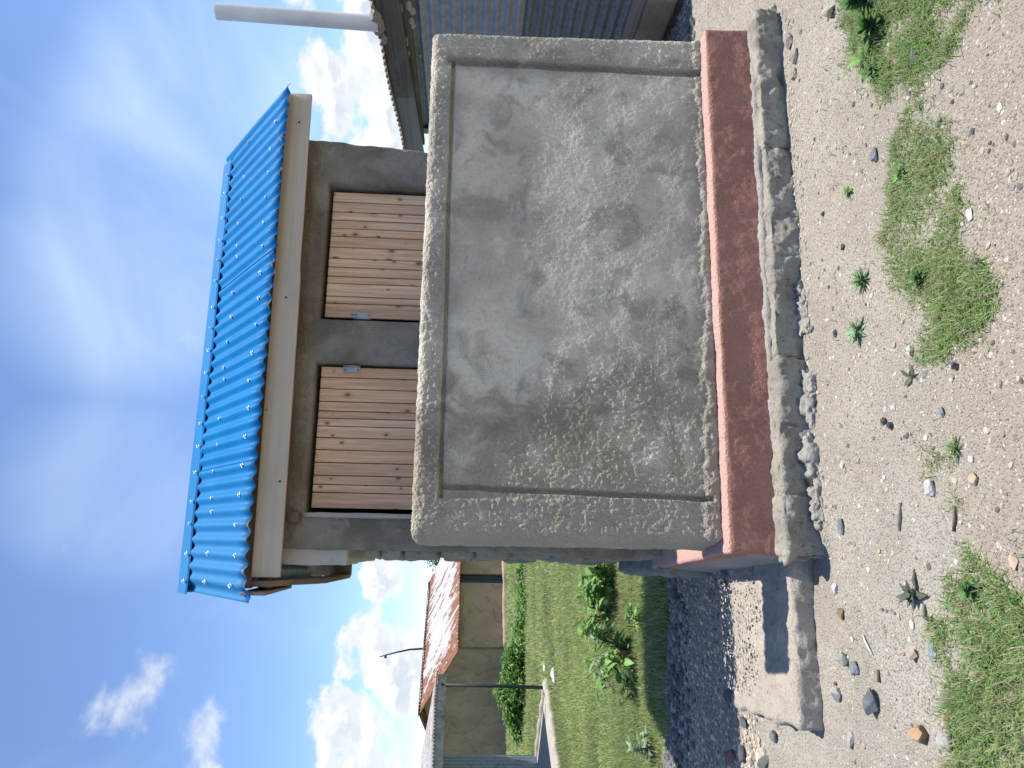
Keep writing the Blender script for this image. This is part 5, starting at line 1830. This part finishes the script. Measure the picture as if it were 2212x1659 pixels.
# gravel: countless small stones
def gravel(name, label, pts, size, cols, seed, sub=0, zo=0.0, flat=0.65, sink=0.35):
    r = np.random.default_rng(seed)
    n = len(pts)
    B, F0 = ico(sub)
    nv = len(B)
    size = np.minimum(size, np.median(size) * 2.0)
    jit = 1 + r.uniform(-0.42, 0.32, (n, nv, 1)) * (1.0 if sub == 0 else 0.5)
    sc = size[:, None] * np.stack([r.uniform(0.7, 1.35, n), r.uniform(0.7, 1.35, n), r.uniform(0.5, 1.0, n) * flat], -1)
    a = r.uniform(0, 2 * np.pi, n)
    V = B[None] * jit * sc[:, None, :]
    ca, sa = np.cos(a)[:, None], np.sin(a)[:, None]
    X = V[..., 0] * ca - V[..., 1] * sa + pts[:, :1]
    Y = V[..., 0] * sa + V[..., 1] * ca + pts[:, 1:2]
    Z = V[..., 2] + (gz(pts[:, 0], pts[:, 1]) + zo + sc[:, 2] * sink)[:, None]
    V = np.stack([X, Y, Z], -1).reshape(-1, 3)
    F = (np.arange(n)[:, None, None] * nv + F0[None]).reshape(-1, 3)
    C_ = np.repeat(cols[:, None], nv, 1).reshape(-1, 3)
    return tag(ob(name, V, F, MAT['pebble'], None, False, C_), label, None, None, 'stuff')


def pal(n, seed, cols, wts):
    r = np.random.default_rng(seed)
    w = np.array(wts, float)
    i = r.choice(len(cols), n, p=w / w.sum())
    return np.clip(np.array(cols)[i] * r.uniform(0.75, 1.2, (n, 1)), 0.02, 0.8)


YARD = [(0.44, 0.39, 0.315), (0.50, 0.455, 0.385), (0.37, 0.325, 0.265), (0.28, 0.26, 0.235), (0.13, 0.13, 0.135), (0.42, 0.325, 0.23), (0.50, 0.475, 0.43), (0.27, 0.18, 0.125)]
r = np.random.default_rng(800)
n = 64000
y = 1.65 * (3.0 / 1.65) ** r.uniform(0, 1, n)
x = -0.32 * y - 0.15 + (1.12 * y + 0.35) * r.uniform(0, 1, n)
pn = fbm(np.c_[x, y, 0 * x], 1.5, 3, 801)
k = (r.uniform(-0.6, 0.6, n) < pn + 0.22 + 0.9 * (y - 2.3)) & ~((x > -0.72) & (x < 2.5) & (y > 2.93))
pts = np.c_[x, y][k]
sz = 0.0019 * np.exp(r.normal(0, 0.5, len(pts)))
gravel('yard_grit', 'pale fine grit strewn over the dirt yard', pts, sz, pal(len(pts), 802, YARD, [7, 4, 6, 3, 1.6, 1.0, .6, .3]), 803, 0, 0.0, 0.6, 0.1)
n = 950
y = 1.65 * (3.0 / 1.65) ** r.uniform(0, 1, n)
x = -0.32 * y - 0.15 + (1.12 * y + 0.35) * r.uniform(0, 1, n)
k = ~((x > -0.72) & (x < 2.5) & (y > 2.92))
pts = np.c_[x, y][k]
sz = 0.0052 * np.exp(r.normal(0, 0.38, len(pts)))
gravel('yard_pebbles', 'scattered grey and pale pebbles over the dirt yard', pts, sz, pal(len(pts), 804, YARD, [4, 3, 4, 4, 5, 1.3, 1, .7]), 805, 1)
# ground beyond the right end of the wall
n = 5000
x, y = r.uniform(2.45, 3.7, n), r.uniform(2.6, 4.2, n)
gravel('side_grit', 'pale grit on the lit ground beside the shed', np.c_[x, y], 0.0028 * np.exp(r.normal(0, 0.4, n)), pal(n, 806, YARD, [6, 4, 5, 3, 1.5, 1, 1.6, .4]), 807)
n = 1500
x, y = r.uniform(2.9, 3.66, n), r.uniform(4.12, 5.6, n)
gravel('shed_rubble', 'dark rubble in the shade along the shed wall', np.c_[x, y], 0.012 * np.exp(r.normal(0, 0.4, n)), pal(n, 808, [(0.26, 0.25, 0.24), (0.16, 0.16, 0.165), (0.36, 0.34, 0.31)], [3, 3, 1]), 809)
n = 520
x = r.uniform(0.0, 2.45, n)
y = 2.93 - np.abs(r.normal(0, 0.045, n))
gravel('footing_crumbs', 'crumbs of broken mortar along the foot of the footing', np.c_[x, y], np.minimum(0.0045 * np.exp(r.normal(0, 0.55, n)), 0.016), pal(n, 816, [(0.36, 0.33, 0.28), (0.44, 0.40, 0.34), (0.25, 0.23, 0.20)], [3, 3, 1]), 817, 1, 0.0, 0.7)
# gravel set in the top of the paved strip
n = 1500
x, y = r.uniform(-0.66, -0.06, n), r.uniform(3.12, 3.82, n)
gravel('strip_gravel', 'small stones showing in the top of the paved strip', np.c_[x, y], 0.0040 * np.exp(r.normal(0, 0.5, n)), pal(n, 810, [(0.45, 0.40, 0.34), (0.32, 0.30, 0.29), (0.17, 0.18, 0.20), (0.58, 0.55, 0.5)], [4, 3, 3, 1.4]), 811, 0, 0.058, 0.4)
# gravel bank between strip and lawn
n = 5200
y = r.uniform(3.6, 5.0, n)
x = -0.42 * y + 0.25 + r.uniform(0, 1, n) * (0.42 * y - 0.33)
k = ~((x > -0.71) & (y < 3.84))
gravel('bank_gravel', 'grey gravel on the shaded ground beside the latrine', np.c_[x, y][k], (0.0068 * np.exp(r.normal(0, 0.5, n)))[k], pal(n, 812, [(0.60, 0.49, 0.36), (0.44, 0.37, 0.28), (0.24, 0.21, 0.18), (0.66, 0.56, 0.42)], [4, 3, 3, 1])[k], 813)
n = 1300
u = r.uniform(0, 1, n)
x = -0.10 - 1.9 * u
y = lawn_edge(x) - 0.10 - np.abs(r.normal(0, 0.13, n)) * (0.5 + 1.7 * u)
gravel('bank_rubble', 'band of dark rubble stones along the edge of the lawn', np.c_[x, y], 0.0145 * np.exp(r.normal(0, 0.42, n)), pal(n, 814, [(0.13, 0.13, 0.135), (0.21, 0.205, 0.205), (0.30, 0.28, 0.26), (0.26, 0.17, 0.12)], [5, 4, 2, .5]), 815, 1, 0.004, 0.8)

# small litter and sticks
def stick(name, label, cat, pts_, rad, mat, group=None):
    pp_ = [(p[0], p[1], gz1(p[0], p[1]) + p[2]) for p in pts_]
    return tag(ob(name, *tube(pp_, rad, 7), mat), label, cat, group)


stick('plastic_strip', 'thin white plastic strip lying on the left dirt', 'litter', [(-0.287, 2.634, .005), (-0.305, 2.618, .007), (-0.325, 2.602, .006), (-0.346, 2.586, .004)], [.003, .0035, .0035, .003], MAT['bag'])
stick('twig', 'short dark twig on the bare dirt left of the dry mat', 'twig', [(0.13, 2.075, .005), (0.095, 2.078, .007), (0.06, 2.092, .005)], [.004, .0045, .004], MAT['twig'])
stick('twig', 'dark brown twig stub near the flat square slate', 'twig', [(-0.39, 2.565, .004), (-0.43, 2.562, .006)], [.006, .005], MAT['twig'])
stick('twig', 'thin twig at the tip of the left grass clump', 'twig', [(-0.19, 2.235, .004), (-0.235, 2.265, .006)], [.004, .005], MAT['twig'])
stick('wood_chip', 'grey splintered wood chip pointing across the dirt', 'wood chip', [(0.15, 2.345, .004), (0.11, 2.352, .008), (0.065, 2.362, .004)], [.004, .010, .003], MAT['driftwood'])
stick('dry_husk', 'curled tan husk beside the purplish seedling', 'husk', [(-0.155, 2.27, .006), (-0.175, 2.268, .010), (-0.20, 2.262, .006)], [.006, .009, .005], MAT['driftwood'])
V, F = rbox(lin(-0.11, 0.11, 0.02), lin(-0.08, 0.08, 0.02), lin(0, 0.04, 0.02), 0.02, lambda P, N: fbm(P, 9, 3, 900) * 0.05)
tag(ob('plastic_bag', V, F, MAT['bag'], loc=(-1.87, 11.55, gz1(-1.87, 11.55) + 0.02)), 'crumpled white plastic bag on the far lawn', 'litter')
V, F = rbox(lin(-0.08, 0.08, 0.02), lin(-0.05, 0.05, 0.02), lin(0, 0.03, 0.02), 0.015, lambda P, N: fbm(P, 9, 3, 901) * 0.04)
tag(ob('plastic_bag', V, F, MAT['bag'], loc=(-1.98, 12.9, gz1(-1.98, 12.9) + 0.02)), 'small scrap of white plastic beside the veranda floor', 'litter')
